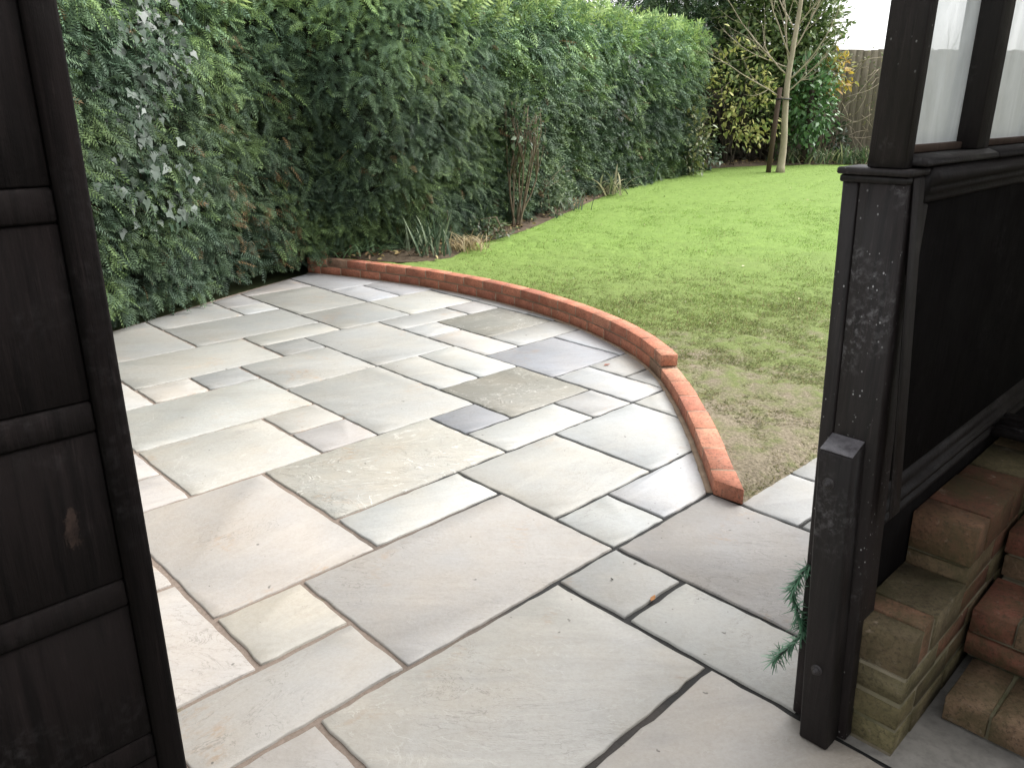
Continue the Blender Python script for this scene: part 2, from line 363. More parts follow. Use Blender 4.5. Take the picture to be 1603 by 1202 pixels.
M = dict(
    slab=m_slab(), bed=m_mortar_bed(), brick=m_brick('red_brick', .25, (.20, .13, .085)),
    oldbrick=m_brick('old_brick', .8, (.066, .060, .026)), mortar=m_mortar('buff_mortar', (.22, .15, .10), (.36, .27, .19)),
    oldmortar=m_mortar('old_mortar', (.13, .11, .07), (.27, .235, .165), (.075, .075, .03)),
    paint=m_paint('black_brown_paint', (.0075, .0054, .0052), 0, .58, .5), paintspeck=m_paint('spattered_black_paint', (.0115, .0085, .0084), .9, .58, 1.0),
    panel=m_paint('dark_panel_paint', (.0034, .0027, .0027), 0, .8, .1),
    door=m_paint('dark_door_paint', (.0040, .0029, .0028), 0, .9, .08, rub=(tuple(W(.222, 1.02, 1.0)), (.045, .045, .11), (.024, .016, .013))),
    lawn=m_lawn(), grass=m_leaf('grass_blades', .6, .5, .2), foliage=m_leaf('conifer_sprays', .62, .12, .25), leaf=m_leaf('glossy_leaves', .35, .25, .5),
    matt=m_leaf('matt_leaves', .6, .3, .3), soil=m_plain('border_soil', (.055, .040, .026), (.12, .09, .06), 7, .95, .02),
    core=m_plain('hedge_twigs', (.014, .016, .010), (.034, .034, .020), 14, .95, .02), earth=m_plain('field', (.06, .075, .03), (.10, .12, .05), .6, .95, .02),
    bark=m_plain('young_bark', (.26, .22, .16), (.40, .345, .26), 12, .8, .004, 'World', (1, 1, .25)), twig=m_plain('brown_twig', (.10, .075, .05), (.20, .155, .11), 20, .85, .003),
    darkbark=m_plain('dark_bark', (.028, .022, .016), (.06, .048, .035), 12, .9, .006), stake=m_plain('stake_wood', (.055, .036, .026), (.10, .066, .05), 15, .8, .003, 'World', (1, 1, .2)),
    fence=m_plain('weathered_boards', (.11, .094, .07), (.20, .175, .135), 6, .9, .003, 'World', (6, 6, .6)),
    concrete=m_plain('porch_concrete', (.16, .15, .135), (.30, .285, .26), 5, .75, .003), metal=m_plain('painted_steel', (.03, .027, .028), (.07, .062, .06), 30, .4, .001),
    glass=m_glass(), shade_plaster=m_plain('shade_wall_render', (.42, .39, .33), (.52, .48, .42), 4, .9, .002), shade_timber=m_plain('shade_timber_boards', (.08, .066, .055), (.14, .12, .10), 6, .8, .002),
    worn=m_plain('sky_sheen_paint', (.06, .055, .06), (.20, .19, .20), 40, .5, .001),  # pale paint standing in for sky sheen on the bolted post
    straw=m_leaf('dry_straw', .7, .2, .2), dead=m_leaf('fallen_leaf_skin', .6, .1, .3), rubber=m_plain('tree_tie', (.02, .02, .02), (.035, .034, .032), 20, .6, .001))

# ------------------------------------------------------------------ curve of the garden wall (inner face), far end first
wall_c, wall_s = catmull([(-1.95, 7.50), (-1.56, 7.335), (-1.15, 7.115), (-.70, 6.83), (-.23, 6.43), (.12, 6.05), (.43, 5.61), (.655, 5.17), (.795, 4.78),
                          (.862, 4.40), (.878, 4.0), (.872, 3.63), (.860, 3.38), (.843, 3.15), (.825, 2.92)])
tang = np.gradient(wall_c, axis=0); tang /= np.linalg.norm(tang, axis=1, keepdims=True)
wall_n = np.stack([-tang[:, 1], tang[:, 0]], 1)                     # points to the lawn side
def wpt(s, off):
    i = np.interp(s, wall_s, np.arange(len(wall_s))); j = int(min(i, len(wall_s) - 2)); f = i - j
    p = wall_c[j] * (1 - f) + wall_c[j + 1] * f; n = wall_n[j] * (1 - f) + wall_n[j + 1] * f
    return p + off * n / np.linalg.norm(n)
HEDGE_EDGE = [(-3.75, 3.2), (-2.80, 5.42), (-2.37, 6.50), (-1.90, 7.66)]      # edge of the paving under the hedge
def inside_patio(x, y, margin):
    """signed test against the wall curve: True on the patio side"""
    d = (x[:, None] - wall_c[None, ::4, 0]) ** 2 + (y[:, None] - wall_c[None, ::4, 1]) ** 2
    j = d.argmin(1) * 4
    s = (x - wall_c[j, 0]) * wall_n[j, 0] + (y - wall_c[j, 1]) * wall_n[j, 1]
    return s < margin

# ------------------------------------------------------------------ ground
gx = np.concatenate([np.linspace(-150, -20, 14), np.linspace(-15, 25, 41), np.linspace(30, 180, 16)])
gy = np.concatenate([np.linspace(-60, -6, 8), np.linspace(-4, 26, 31), np.linspace(30, 300, 20)])
XX, YY = np.meshgrid(gx, gy, indexing='ij')
ZZ = gz(YY) - .20
V = np.stack([XX, YY, ZZ], -1).reshape(-1, 3); ny = len(gy)
I = np.arange(len(gx) * ny).reshape(len(gx), ny)
F = np.stack([I[:-1, :-1], I[1:, :-1], I[1:, 1:], I[:-1, 1:]], -1).reshape(-1, 4)
tag(obj('ground', V, F, M['earth'], origin=(0, 0, 0)), 'earth under the whole garden', kind='structure')

# lawn sheet in the paving frame
ga = np.concatenate([np.arange(2.3, 6.5, .04), np.arange(6.5, 12, .12), np.arange(12, 30, .6)])
gb = np.concatenate([[1.391], np.arange(1.415, 7.5, .04), np.arange(7.5, 16, .15)])
AA, BB = np.meshgrid(ga, gb, indexing='ij')
LX, LY = AA * CA - BB * SA, AA * SA + BB * CA
bmp = np.array([noise.noise((x * 2.1, y * 2.1, 3)) * .010 + noise.noise((x * 9, y * 9, 7)) * .012 + noise.noise((x * 23, y * 23, 7)) * .006 for x, y in zip(LX.ravel(), LY.ravel())])
LZ = (gz(LY).ravel() + .004) * np.clip((BB.ravel() - 1.391) / .10, 0, 1) - .004 + bmp * np.clip((BB.ravel() - 1.391) / .05, 0, 1) * np.clip((LY.ravel() - 2.2) / 1.5, .3, 1)
V = np.stack([LX.ravel(), LY.ravel(), LZ], 1); nb_ = len(gb); I = np.arange(len(ga) * nb_).reshape(len(ga), nb_)
F = np.stack([I[:-1, :-1], I[1:, :-1], I[1:, 1:], I[:-1, 1:]], -1).reshape(-1, 4)
cx, cy = V[F].mean(1)[:, 0], V[F].mean(1)[:, 1]
keep = ~inside_patio(cx, cy, .035) & (cy < 17.5) & (cx > -2.6) & (cx * CA + cy * SA > 2.67) & ~((cx < -1.6) & (cy < 7.6))
F = F[keep]; used = np.unique(F); rm = -np.ones(len(V), int); rm[used] = np.arange(len(used))
lawn = tag(obj('lawn', V[used], rm[F], M['lawn'], origin=(0, 0, 0), smooth=True), 'green lawn worn to mud beside the brick wall', kind='structure')

# ------------------------------------------------------------------ patio: bed of mortar + one object per slab
GA = {i: v * 1.5 for i, v in zip(range(-4, 17), [-.30, -.09, .115, .32, .525, .725, .935, 1.137, 1.343, 1.549, 1.756, 1.960, 2.168, 2.373, 2.590, 2.802, 3.01, 3.215, 3.42, 3.625, 3.83])}
GB = {i: v * 1.5 for i, v in zip(range(-8, 20), [-.57, -.37, -.17, .03, .23, .43, .627, .826, 1.021, 1.216, 1.420, 1.606, 1.800, 1.992, 2.191, 2.387, 2.587, 2.779, 2.971, 3.173, 3.362, 3.555, 3.746, 3.93, 4.12, 4.31, 4.5, 4.7])}
def gi(G, i):
    lo = math.floor(i); f = i - lo
    return G[lo] if f == 0 else G[lo] * (1 - f) + G[lo + 1] * f
SL = [  # a0,a1,b0,b1, colour as seen, riven
    (0, 3, -2, 0, (215, 209, 197), .8), (1, 3, -4, -2, (218, 208, 196), .6), (-1, 1, -4, -2, (200, 194, 186), .4), (-2, 0, -2, 0, (198, 192, 186), .4),
    (-1, 1, 0, 1, (205, 199, 190), .3), (-3, -1, 0, 1, (200, 196, 190), .3), (0, 1, 1, 2, (214, 206, 190), .3), (-2, 0, 1, 3, (210, 202, 194), .4),
    (-2, 0, 3, 5, (208, 200, 192), .3), (0, 2, 2, 5, (203, 194, 184), .25), (1, 4, 0, 2, (200, 194, 187), .4), (2, 4, 2, 3, (219, 218, 211), .4),
    (2, 5, 3, 5, (195, 191, 178), 2.2), (5, 6, 4, 5, (146, 148, 153), .2), (5, 7, 3, 4, (215, 215, 209), .4), (4, 6, 1, 3, (207, 205, 197), .3),
    (4, 5, 0, 1, (217, 219, 215), .3), (5, 8, 0, 1, (223, 223, 225), .3), (6, 8, 1, 3, (212, 214, 212), .4), (8, 10, 1.5, 3, (222, 222, 216), .3),
    (7, 8, 3, 4, (198, 197, 195), .3), (6, 8, 4, 6, (146, 143, 131), 2.4), (8, 9, 3, 5, (218, 219, 219), .4), (9, 12, 4, 5, (205, 203, 198), .3),
    (9, 12, 3, 4, (213, 212, 208), .3), (8, 10, 5, 7, (172, 174, 181), .4), (10, 12, 5, 7, (213, 215, 219), .3), (9, 11, 7, 8, (190, 190, 186), .4),
    (11, 13, 7, 8, (180, 180, 176), .3), (9, 11, 8, 10, (142, 140, 129), 1.6), (11, 13, 8, 9, (178, 178, 176), .3), (11, 13, 9, 11, (206, 207, 207), .4),
    (11, 13, 11, 13, (188, 188, 190), .3), (10, 11, 10, 11, (200, 196, 192), .3), (9, 11, 11, 13, (219, 218, 208), .3), (8, 10, 10, 11, (188, 188, 184), .4),
    (8, 9, 9, 10, (205, 206, 204), 1.2), (8, 9, 7, 9, (208, 205, 200), .3), (6, 8, 8, 11, (186, 185, 179), .5), (6, 7, 6, 8, (200, 199, 192), .4),
    (7, 8, 6, 8, (209, 211, 207), .3), (4, 6, 5, 8, (189, 188, 181), .6), (4, 6, 8, 10, (178, 177, 170), .5), (5, 6, 10, 11, (148, 148, 144), .2),
    (5, 7, 11, 12, (182, 181, 172), .3), (2, 5, 10, 12, (173, 172, 164), .5), (4, 7, 12, 14, (155, 155, 149), .4), (2, 4, 12, 16, (148, 148, 143), .4),
    (0, 2, 11, 14, (150, 150, 145), .4), (4, 6, 14, 18, (154, 154, 149), .4), (6, 7, 14, 15, (186, 188, 186), .3), (6, 7, 15, 18, (158, 156, 153), .3),
    (7, 9, 11, 13, (165, 165, 159), .4), (7, 9, 13, 16, (158, 157, 149), .5), (7, 9, 16, 19, (168, 162, 157), .3), (9, 12, 15, 19, (170, 171, 174), .3),
    (9, 10, 13, 15, (200, 202, 206), .3), (10, 13, 13, 15, (186, 187, 192), .3), (3, 4, 9, 10, (160, 162, 161), .3), (2, 3, 9, 10, (208, 202, 192), .3),
    (1, 4, 7, 9, (194, 193, 184), .8), (0, 2, 9, 11, (200, 196, 188), .4), (-1, 1, 7, 9, (196, 192, 186), .4), (1, 3, 5, 7, (203, 199, 188), .9),
    (3, 4, 6, 7, (198, 193, 182), .5), (3, 4, 5, 6, (189, 183, 178), .3), (-1, 1, 5, 6, (199, 192, 187), .3), (-1, 1, 6, 7, (202, 195, 189), .3),
    (4, 6, -2.6, 0, (188, 183, 179), .5), (3, 4, -1, 0, (197, 196, 191), .4), (3, 4, -2.9, -1, (217, 215, 207), .6), (6, 7.35, -1.33, -.47, (216, 216, 214), .3),
    (7.35, 10.3, -1.33, -.47, (214, 213, 209), .3), (6, 9, -2.6, -1.33, (196, 194, 190), .4), (9, 12, -2.6, -1.33, (205, 203, 198), .4), (10.3, 13, -1.33, -.47, (200, 199, 196), .3),
    (12, 15, -2.6, -1.33, (190, 188, 186), .4), (13, 16, -1.33, -.47, (208, 206, 202), .3), (-1, 1, -7, -4, (180, 174, 168), .3), (1, 3, -7, -4, (186, 180, 172), .3), (-3, -1, -4, -2, (196, 190, 184), .3)]
def clip(poly, p, n):
    out = []
    for i in range(len(poly)):
        a, b = poly[i], poly[(i + 1) % len(poly)]; da, db = (a - p) @ n, (b - p) @ n
        if da <= 0: out.append(a)
        if (da < 0) != (db < 0) and abs(da - db) > 1e-12: out.append(a + (b - a) * da / (da - db))
    return out
patio_c = W(2.6, 3.2)
bedV = []
pave = bpy.data.objects.new('patio', None); col.objects.link(pave); WL['patio'] = Vector((0, 0, 0))
tag(pave, 'patio of mixed size pale sandstone slabs', kind='structure')
cut = wall_c[::14] - wall_n[::14] * .022
k_srgb = .585
for (a0, a1, b0, b1, c, rv) in SL:
    j = lambda: .0062 + random.uniform(-.0018, .0026)
    near_ = .0022 if (a1 <= 4 and b1 <= 5) else 0.0; j_ = j; j = lambda: j_() + near_
    A0, A1, B0, B1 = gi(GA, a0) + j(), gi(GA, a1) - j(), gi(GB, b0) + j(), gi(GB, b1) - j()
    if b1 == -.47: B1 += .004
    poly = [np.array(W(a, b)[:2]) for a, b in ((A0, B0), (A1, B0), (A1, B1), (A0, B1))]
    if b0 >= 0:
        for i in range(len(cut)):
            if len(poly) < 3: break
            if min(np.linalg.norm(q - cut[i]) for q in poly) < 1.6 or True: poly = clip(poly, cut[i], wall_n[::14][i])
    if b1 > 11:
        for i in range(len(HEDGE_EDGE) - 1):
            p, q = np.array(HEDGE_EDGE[i]), np.array(HEDGE_EDGE[i + 1]); t = q - p; n = np.array([-t[1], t[0]])
            if len(poly) >= 3: poly = clip(poly, p, n / np.linalg.norm(n))
    if len(poly) < 3: continue
    P = np.array(poly); area = .5 * abs(sum(P[i][0] * P[(i + 1) % len(P)][1] - P[(i + 1) % len(P)][0] * P[i][1] for i in range(len(P))))
    if area < .006: continue
    # perimeter with slightly broken edges
    R = []
    for i in range(len(P)):
        p, q = P[i], P[(i + 1) % len(P)]; L = np.linalg.norm(q - p)
        if L < .004: continue
        n = max(1, int(L / .045)); t = (q - p) / L; nn = np.array([t[1], -t[0]])
        for m in range(n):
            R.append(p + t * L * m / n + nn * (random.uniform(-.0046, .0016) if m else -.004))
    R = np.array(R); cen = R.mean(0); nR = len(R); ins = []
    for i in range(nR):
        d = R[i] - cen; ins.append(R[i] - d / np.linalg.norm(d) * random.uniform(.003, .0065))
    z0 = random.uniform(-.0012, .0012); tx, ty = random.uniform(-.0035, .0035), random.uniform(-.0035, .0035)
    def zt(p): return z0 + (p[0] - cen[0]) * tx + (p[1] - cen[1]) * ty
    Vs = [(*(p - cen), zt(p)) for p in ins] + [(*(p - cen), zt(p) - random.uniform(.002, .004)) for p in R] + [(*(p - cen), -.04) for p in R]
    Fs = [list(range(nR))]
    for i in range(nR):
        k = (i + 1) % nR; Fs.append([i, nR + i, nR + k, k]); Fs.append([nR + i, 2 * nR + i, 2 * nR + k, nR + k])
    n0 = sum((R[i][0] * R[(i + 1) % nR][1] - R[(i + 1) % nR][0] * R[i][1]) for i in range(nR))
    if n0 < 0: Fs = [f[::-1] for f in Fs]
    g_ = sum(s2l(c)) / 3; lin = [(v * .72 + g_ * .28) for v in s2l(c)]; q_ = .72 * g_ + .28 * .56; lin = [v * q_ / g_ * k_srgb for v in lin]
    put('paving_slab', mesh_np('paving_slab', Vs, Fs), M['slab'], pave, (cen[0], cen[1], 0), 0, (*lin, rv))
# bed of mortar under the slabs: same outline, 5 mm below
bp = [np.array(p) for p in ([tuple(wall_c[i] + wall_n[i] * .02) for i in range(0, len(wall_c), 10)])]
bed = [*bp, np.array(W(GA[6], gi(GB, -.5))[:2]), np.array(W(GA[16], gi(GB, -.49))[:2]), np.array(W(GA[16], gi(GB, -2.6))[:2]), np.array(W(GA[3] + .02, gi(GB, -2.6))[:2]), np.array(W(GA[3], GB[-7])[:2]),
       np.array(W(GA[-3], GB[-7])[:2]), np.array(W(GA[-3], GB[3])[:2]), np.array((-3.8, 3.2)), np.array((-2.82, 5.42)), np.array((-2.39, 6.50))]
Vb = np.array([(*p, -.008) for p in bed])
obj('mortar_bed', Vb, [list(range(len(Vb)))[::-1]], M['bed'], pave, origin=(0, 0, 0))
bpy.context.view_layer.update()

# ------------------------------------------------------------------ curved brick wall
wall = empty('curved_brick_wall', (.3, 5.8, 0), 'low curved red brick wall two courses high between patio and lawn', 'wall')
def wall_course(s0, s1, z0, z1, first):
    s = s0; i = 0
    while s < s1 - .03:
        L = first if i == 0 else .215
        e = min(s + L, s1); 
        if s1 - e < .07: e = s1
        oi, oo = random.uniform(-.002, .002), .102 + random.uniform(-.002, .002)
        skew = .085 if (e == s1 and z0 < .05) else 0.0
        q = lambda ss, off, z: (*wpt(min(ss, wall_s[-1]), off), z)
        def corner(u, v, k):
            ss = (s, e)[u]; off = (oi, oo)[v]; p = np.array(wpt(min(ss, wall_s[-1]), off))
            if u and v and skew: p = p + tang[-1] * skew
            return (*p, (z0, z1)[k] + random.uniform(-.0012, .0012))
        c8 = [[[corner(u, v, k) for k in (0, 1)] for v in (0, 1)] for u in (0, 1)]
        V, F = hexa(c8, .0020, .0007)
        r = random.random(); c = (.46, .185, .115) if r < .66 else ((.39, .15, .097) if r < .84 else ((.48, .22, .14) if r < .95 else (.27, .17, .115)))
        m = random.uniform(.88, 1.1); obj('brick', V, F, M['brick'], wall, color=(*[x * m for x in c], 1))
        s = e + .010; i += 1
S_END = wall_s[-1]; S_UP = float(np.interp(4.39, wall_c[::-1, 1], wall_s[::-1]))
wall_course(.0, S_END, .0, .066, .14)
wall_course(.0, S_UP, .076, .142, .215)
def strip(s0, s1, o0, o1, z0, z1):
    ss = np.linspace(s0, s1, 90); V = []
    for s in ss:
        a, b = wpt(s, o0), wpt(s, o1); V += [(*a, z0), (*b, z0), (*b, z1), (*a, z1)]
    F = []
    for i in range(len(ss) - 1):
        for k in range(4): F.append([4 * i + k, 4 * i + (k + 1) % 4, 4 * i + 4 + (k + 1) % 4, 4 * i + 4 + k][::-1])
    F.append([0, 1, 2, 3]); n = 4 * (len(ss) - 1); F.append([n + 3, n + 2, n + 1, n]); return V, F
V, F = join([strip(.004, S_END - .05, .0026, .0994, -.04, .0645), strip(.004, S_UP - .012, .0027, .0993, .0645, .1395), strip(.0, S_END - .03, -.024, .012, -.04, -.0015)])
obj('mortar', V, F, M['mortar'], wall)

# ------------------------------------------------------------------ porch: timber screen on the right
scr = empty('timber_screen', W(1.76, .66, 0), 'black painted timber screen with glazing over a dark panel, right side', 'screen')
def leanbox(name, a0, a1, bb0, bt0, bb1, bt1, z0, z1, mat, parent, ch=.004, dz=0.0):
    c8 = [[[W(a, (bt if k else bb), ((z0, z1)[k] + (dz if (k and a == a1) else 0))) for k in (0, 1)] for bb, bt in ((bb0, bt0), (bb1, bt1))] for a in (a0, a1)]
    V, F = hexa(c8, ch); return obj(name, V, F, mat, parent)
# casing boards: wide front board and the narrow outer board with a groove between
leanbox('casing_board', 1.702, 1.80, .548, .616, .656, .7115, .0, 1.366, M['paintspeck'], scr)
leanbox('casing_board', 1.706, 1.80, .6585, .7140, .6905, .7495, .0, 1.366, M['paintspeck'], scr)
leanbox('edge_bead', 1.722, 1.775, .540, .607, .546, .614, .62, 1.366, M['paint'], scr, .003)
abbox('post_cap', 1.690, 1.80, .606, .757, 1.368, 1.382, M['paintspeck'], scr, .003)
abbox('cap_moulding', 1.697, 1.78, .612, .752, 1.352, 1.367, M['paint'], scr, .003)
abbox('upper_post', 1.702, 1.742, .625, .701, 1.383, 2.3, M['paintspeck'], scr, .003)
blk = leanbox('bolted_post', 1.636, 1.700, .566, .612, .637, .689, .0, .771, M['paint'], scr, .004, .024)
def bolt(a, b, z):
    n = 6; V, F = [], []
    def ring(r, k, d, ph=0): return [tuple(W(a - d, b + r * math.cos(2 * math.pi * i / k + ph), z + r * math.sin(2 * math.pi * i / k + ph))) for i in range(k)]
    prs = []
    for (r0, r1, d0, d1, k) in ((.014, .0135, -.002, .002, 16), (.0095, .0090, .002, .010, 6), (.0052, .0045, .010, .016, 10)):
        Vv = ring(r0, k, d0) + ring(r1, k, d1); Ff = [[i, (i + 1) % k, k + (i + 1) % k, k + i] for i in range(k)] + [list(range(k, 2 * k))]
        prs.append((Vv, Ff))
    V, F = join(prs); return obj('bolt', V, F, M['metal'], blk)
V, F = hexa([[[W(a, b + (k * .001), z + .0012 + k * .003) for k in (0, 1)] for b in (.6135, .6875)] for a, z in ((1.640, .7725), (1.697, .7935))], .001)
obj('sky_sheen_top', V, F, M['worn'], blk)  # thin pale cap: sky reflection on the block top put into its colour
bolt(1.636, .656, .700); bolt(1.636, .618, .214)
# glazing
abbox('mullion', 2.115, 2.20, .622, .70, 1.408, 2.3, M['paint'], scr, .003)
abbox('mullion', 2.76, 2.84, .622, .70, 1.408, 2.3, M['paint'], scr, .003)
abbox('glazing_rail', 1.742, 2.115, .655, .695, 1.408, 1.424, M['stake'], scr, .002)
abbox('glazing_rail', 2.20, 2.76, .655, .695, 1.408, 1.424, M['stake'], scr, .002)
for a0, a1 in ((1.7425, 2.1145), (2.2005, 2.7595)):
    obj('pane', [tuple(W(a, .669, z)) for a, z in ((a0, 1.4245), (a1, 1.4245), (a1, 2.299), (a0, 2.299))], [[0, 1, 2, 3]], M['glass'], scr)
abbox('top_rail', 1.70, 2.90, .615, .705, 2.301, 2.42, M['paint'], scr, .003)
def profile(name, pts, a0, a1, mat, parent=scr):
    """extrude a (b,z) outline along a"""
    V = [tuple(W(a, b, z)) for a in (a0, a1) for b, z in pts]; n = len(pts)
    F = [[i, (i + 1) % n, n + (i + 1) % n, n + i] for i in range(n)] + [list(range(n))[::-1], list(range(n, 2 * n))]
    return obj(name, V, F, mat, parent)
profile('window_sill', [(.70, 1.387), (.598, 1.387), (.596, 1.391), (.600, 1.399), (.622, 1.4075), (.70, 1.4075)], 1.746, 2.205, M['paint'])
profile('window_sill', [(.70, 1.386), (.596, 1.386), (.594, 1.390), (.598, 1.400), (.622, 1.4072), (.70, 1.4072)], 2.207, 3.6, M['paint'])
profile('moulding', [(.69, 1.310), (.612, 1.310), (.608, 1.318), (.612, 1.326), (.604, 1.330), (.600, 1.340), (.604, 1.346), (.592, 1.350), (.584, 1.362), (.588, 1.372), (.606, 1.3855), (.69, 1.3855)], 1.80, 3.6, M['paint'])
abbox('panel', 1.75, 3.60, .622, .640, .60, 1.309, M['panel'], scr, .002)
abbox('stile', 1.745, 1.815, .606, .6215, .632, 1.309, M['paint'], scr, .003)
profile('bottom_rail', [(.68, .520), (.604, .520), (.600, .526), (.602, .538), (.610, .541), (.610, .552), (.601, .556), (.598, .570), (.606, .576), (.614, .582), (.610, .592), (.614, .606), (.622, .618), (.68, .618)], 1.72, 3.6, M['paint'])
abbox('skirting', 1.735, 3.6, .606, .64, .02, .519, M['panel'], scr, .002)
# return sill at the far end of the screen
for k in range(4):
    abbox('sill_slat', 2.70 + .036 * k, 2.73 + .036 * k, .10, .60, .524 + .006 * k, .545 + .006 * k, M['paint'], scr, .002)

# ------------------------------------------------------------------ porch brickwork
def old_col():
    r = random.random(); c = (.17, .080, .05) if r < .35 else ((.16, .115, .066) if r < .75 else (.13, .11, .06))
    m = random.uniform(.8, 1.1); return (*[x * m for x in c], 1)
def old_brick(parent, a0, a1, b0, b1, z0, z1, c=None):
    j = lambda k=.0022: random.uniform(-k, k)
    V, F = hexa(abc8(a0 + j(), a1 + j(), b0 + j(), b1 + j(), z0 + j(.001), z1 + j(.001)), .0022, .0018)
    obj('brick', V, F, M['oldbrick'], parent, color=c or old_col())
pl = empty('brick_plinth', W(2.1, .52, 0), 'mossy old brick plinth stepping up under the timber screen', 'brick plinth')
PB0, PB1 = .447, .600
for k in range(3):
    z = .075 * k; a = 1.735 - (.012 if k == 0 else 0); i = 0
    if k == 1: old_brick(pl, a, a + .102, PB0, PB1, z + .004, z + .066, (.17, .145, .075, 1)); a += .112
    if k == 0:
        old_brick(pl, a + .012, a + .114, PB0 + .0, PB0 + .105, z + .004, z + .066, (.20, .18, .095, 1)); old_brick(pl, a + .012, a + .114, PB0 + .115, PB1, z + .004, z + .066, (.12, .11, .06, 1)); a += .124
    while a < 2.93:
        e = min(a + (.215), 2.94); old_brick(pl, a, e, PB0, PB1, z + .004, z + .066, (.17, .15, .085, 1) if a < 1.8 else None); a = e + .01
for a, e, c in ((1.735, 1.800, (.15, .12, .072, 1)), (1.809, 1.874, (.25, .14, .09, 1)), (1.883, 2.084, (.16, .135, .08, 1))):   # bricks on edge along the lower top
    old_brick(pl, a, e, PB0, PB1, .229, .331, c)
for z0, z1 in ((.229, .293), (.303, .368)):
    x = 2.092
    while x < 2.93: e = min(x + .215, 2.94); old_brick(pl, x, e, PB0, PB1, z0, z1); x = e + .01
for x, e in ((2.088, 2.192), (2.201, 2.41), (2.419, 2.52), (2.529, 2.74), (2.749, 2.93)):
    old_brick(pl, x, e, PB0 - .002, PB1, .378, .482, (.20, .115, .07, 1) if x < 2.1 else None)
V, F = join([hexa(abc8(1.738, 2.935, PB0 + .003, .605, -.03, .225), .002), hexa(abc8(1.738, 2.935, PB0 + .003, .604, .2252, .324), .002), hexa(abc8(2.098, 2.934, PB0 + .003, .603, .3242, .474), .002)])
obj('mortar', V, F, M['oldmortar'], pl)
st = empty('brick_steps', W(2.2, .25, 0), 'worn red brick steps beside the mossy plinth', 'steps')
def step_row(a0, a1, z0, z1, w, b1=.41, b0=-.5):
    b = b1
    while b > b0: old_brick(st, a0, a1, b - w, b, z0, z1, (lambda r: (.21 * r, .085 * r, .058 * r, 1) if random.random() < .6 else (.22 * r, .15 * r, .095 * r, 1))(random.uniform(.8, 1.1))); b -= w + .010
step_row(1.962, 2.175, .004, .072, .102)
step_row(2.178, 2.395, .076, .142, .215, .435); step_row(2.170, 2.385, .152, .222, .102, .435)
step_row(2.398, 2.61, .226, .292, .215, .435); step_row(2.390, 2.60, .302, .372, .102, .435)
step_row(2.62, 2.83, .376, .442, .215, .435); step_row(2.61, 2.93, .452, .520, .102, .435)
V, F = join([hexa(abc8(1.972, 2.94, -.5, .404, -.03, .066), .002), hexa(abc8(2.186, 2.94, -.5, .428, .0662, .216), .002), hexa(abc8(2.406, 2.94, -.5, .427, .2162, .366), .002), hexa(abc8(2.628, 2.939, -.5, .426, .3662, .514), .002)])
obj('mortar', V, F, M['oldmortar'], st)
tag(obj('porch_floor', [tuple(W(a, b, -.004)) for a, b in ((1.7065, -1.3), (3.62, -1.3), (3.62, .655), (1.7065, .655))], [[0, 1, 2, 3]], M['concrete']), 'grey concrete floor in front of the brick steps', kind='structure')
V, F = tube([W(1.752, .588, .337), W(1.80, .600, .338), W(1.86, .604, .352)], [.0022, .002, .0012], 5)
tag(obj('twig', V, F, M['twig']), 'thin orange brown twig lying on the mossy plinth', 'twig')
# unseen roof and walls, added to keep light off the porch
rf = empty('shade_roof', W(2.6, -.3, 2.43), 'unseen brown boarded roof added to shade the brick steps', 'roof')
for k in range(8):
    a = 1.76 + .235 * k; abbox('shade_roof_board', a, a + .232, -1.3, .56, 2.43, 2.455, M['shade_timber'], rf, .003)
hw = tag(abbox('shade_end_wall', 3.62, 3.75, -1.3, .70, -.1, 2.42, M['shade_plaster'], None, .004), 'unseen cream rendered wall added behind the brick steps to dim the porch', 'wall')
tag(abbox('shade_back_wall', -2.2, 3.615, -2.45, -2.32, -.1, 2.42, M['shade_timber'], None, .004), 'unseen brown wall added behind the viewer to darken the timber', 'wall')  # out of view, added so the painted timber faces something dark
# ------------------------------------------------------------------ door on the left
dr = empty('boarded_door', W(-.1, 1.04, 0), 'dark brown ledged door standing open at the left edge', 'door')
abbox('stile', .272, .308, 1.0215, 1.075, .01, 2.2, M['door'], dr, .004)
zs = [.075, .335, .595, .855, 1.112, 1.372, 1.632, 1.892, 2.15]
for i, z in enumerate(zs):   # ledges, bottom edges proud
    V, F = hexa([[[W(a, (1.0278 if b == 0 else 1.07) - (0.0 if (k or b) else .0015), (z, z + .040)[k]) for k in (0, 1)] for b in (0, 1)] for a in (-.62, .2715)], .004)
    obj('ledge', V, F, M['door'], dr)
    if i < len(zs) - 1: abbox('door_board', -.62, .2715, 1.0292, 1.062, z + .0405, zs[i + 1] - .0005, M['door'], dr, .003)
abbox('stile', -.70, -.6205, 1.018, 1.075, .01, 2.2, M['door'], dr, .004)

# ------------------------------------------------------------------ leaf templates
def kite(p, d, L, wd, z=0.0, dz=0.0):
    d = np.array(d) / np.linalg.norm(d); n = np.array([-d[1], d[0]])
    p = np.array(p)
    q = [p, p + d * L * .45 + n * wd / 2, p + d * L, p + d * L * .45 - n * wd / 2]
    return [(*x, z + dz * f) for x, f in zip(q, (0, .4, 1, .4))]
def frond(pairs, wd):
    V, F = [], []
    for i in range(pairs):
        t = .08 + .86 * i / pairs
        L = .30 * (1 - .62 * t) + .05
        for sgn in (1, -1):
            tt = t + (.03 if sgn > 0 else 0)
            V += kite((tt, 0), (.62, sgn), L, wd, -.28 * tt * tt, -.10)
    V += kite((.80, 0), (1, 0), .26, wd, -.28 * .64, -.12)
    V += kite((0, 0), (1, .02), .85, .035, 0.0, -.22)
    V = np.array(V); F = np.arange(len(V)).reshape(-1, 4); return V, F
FR_HI, FR_LO = frond(6, .062), frond(5, .085)
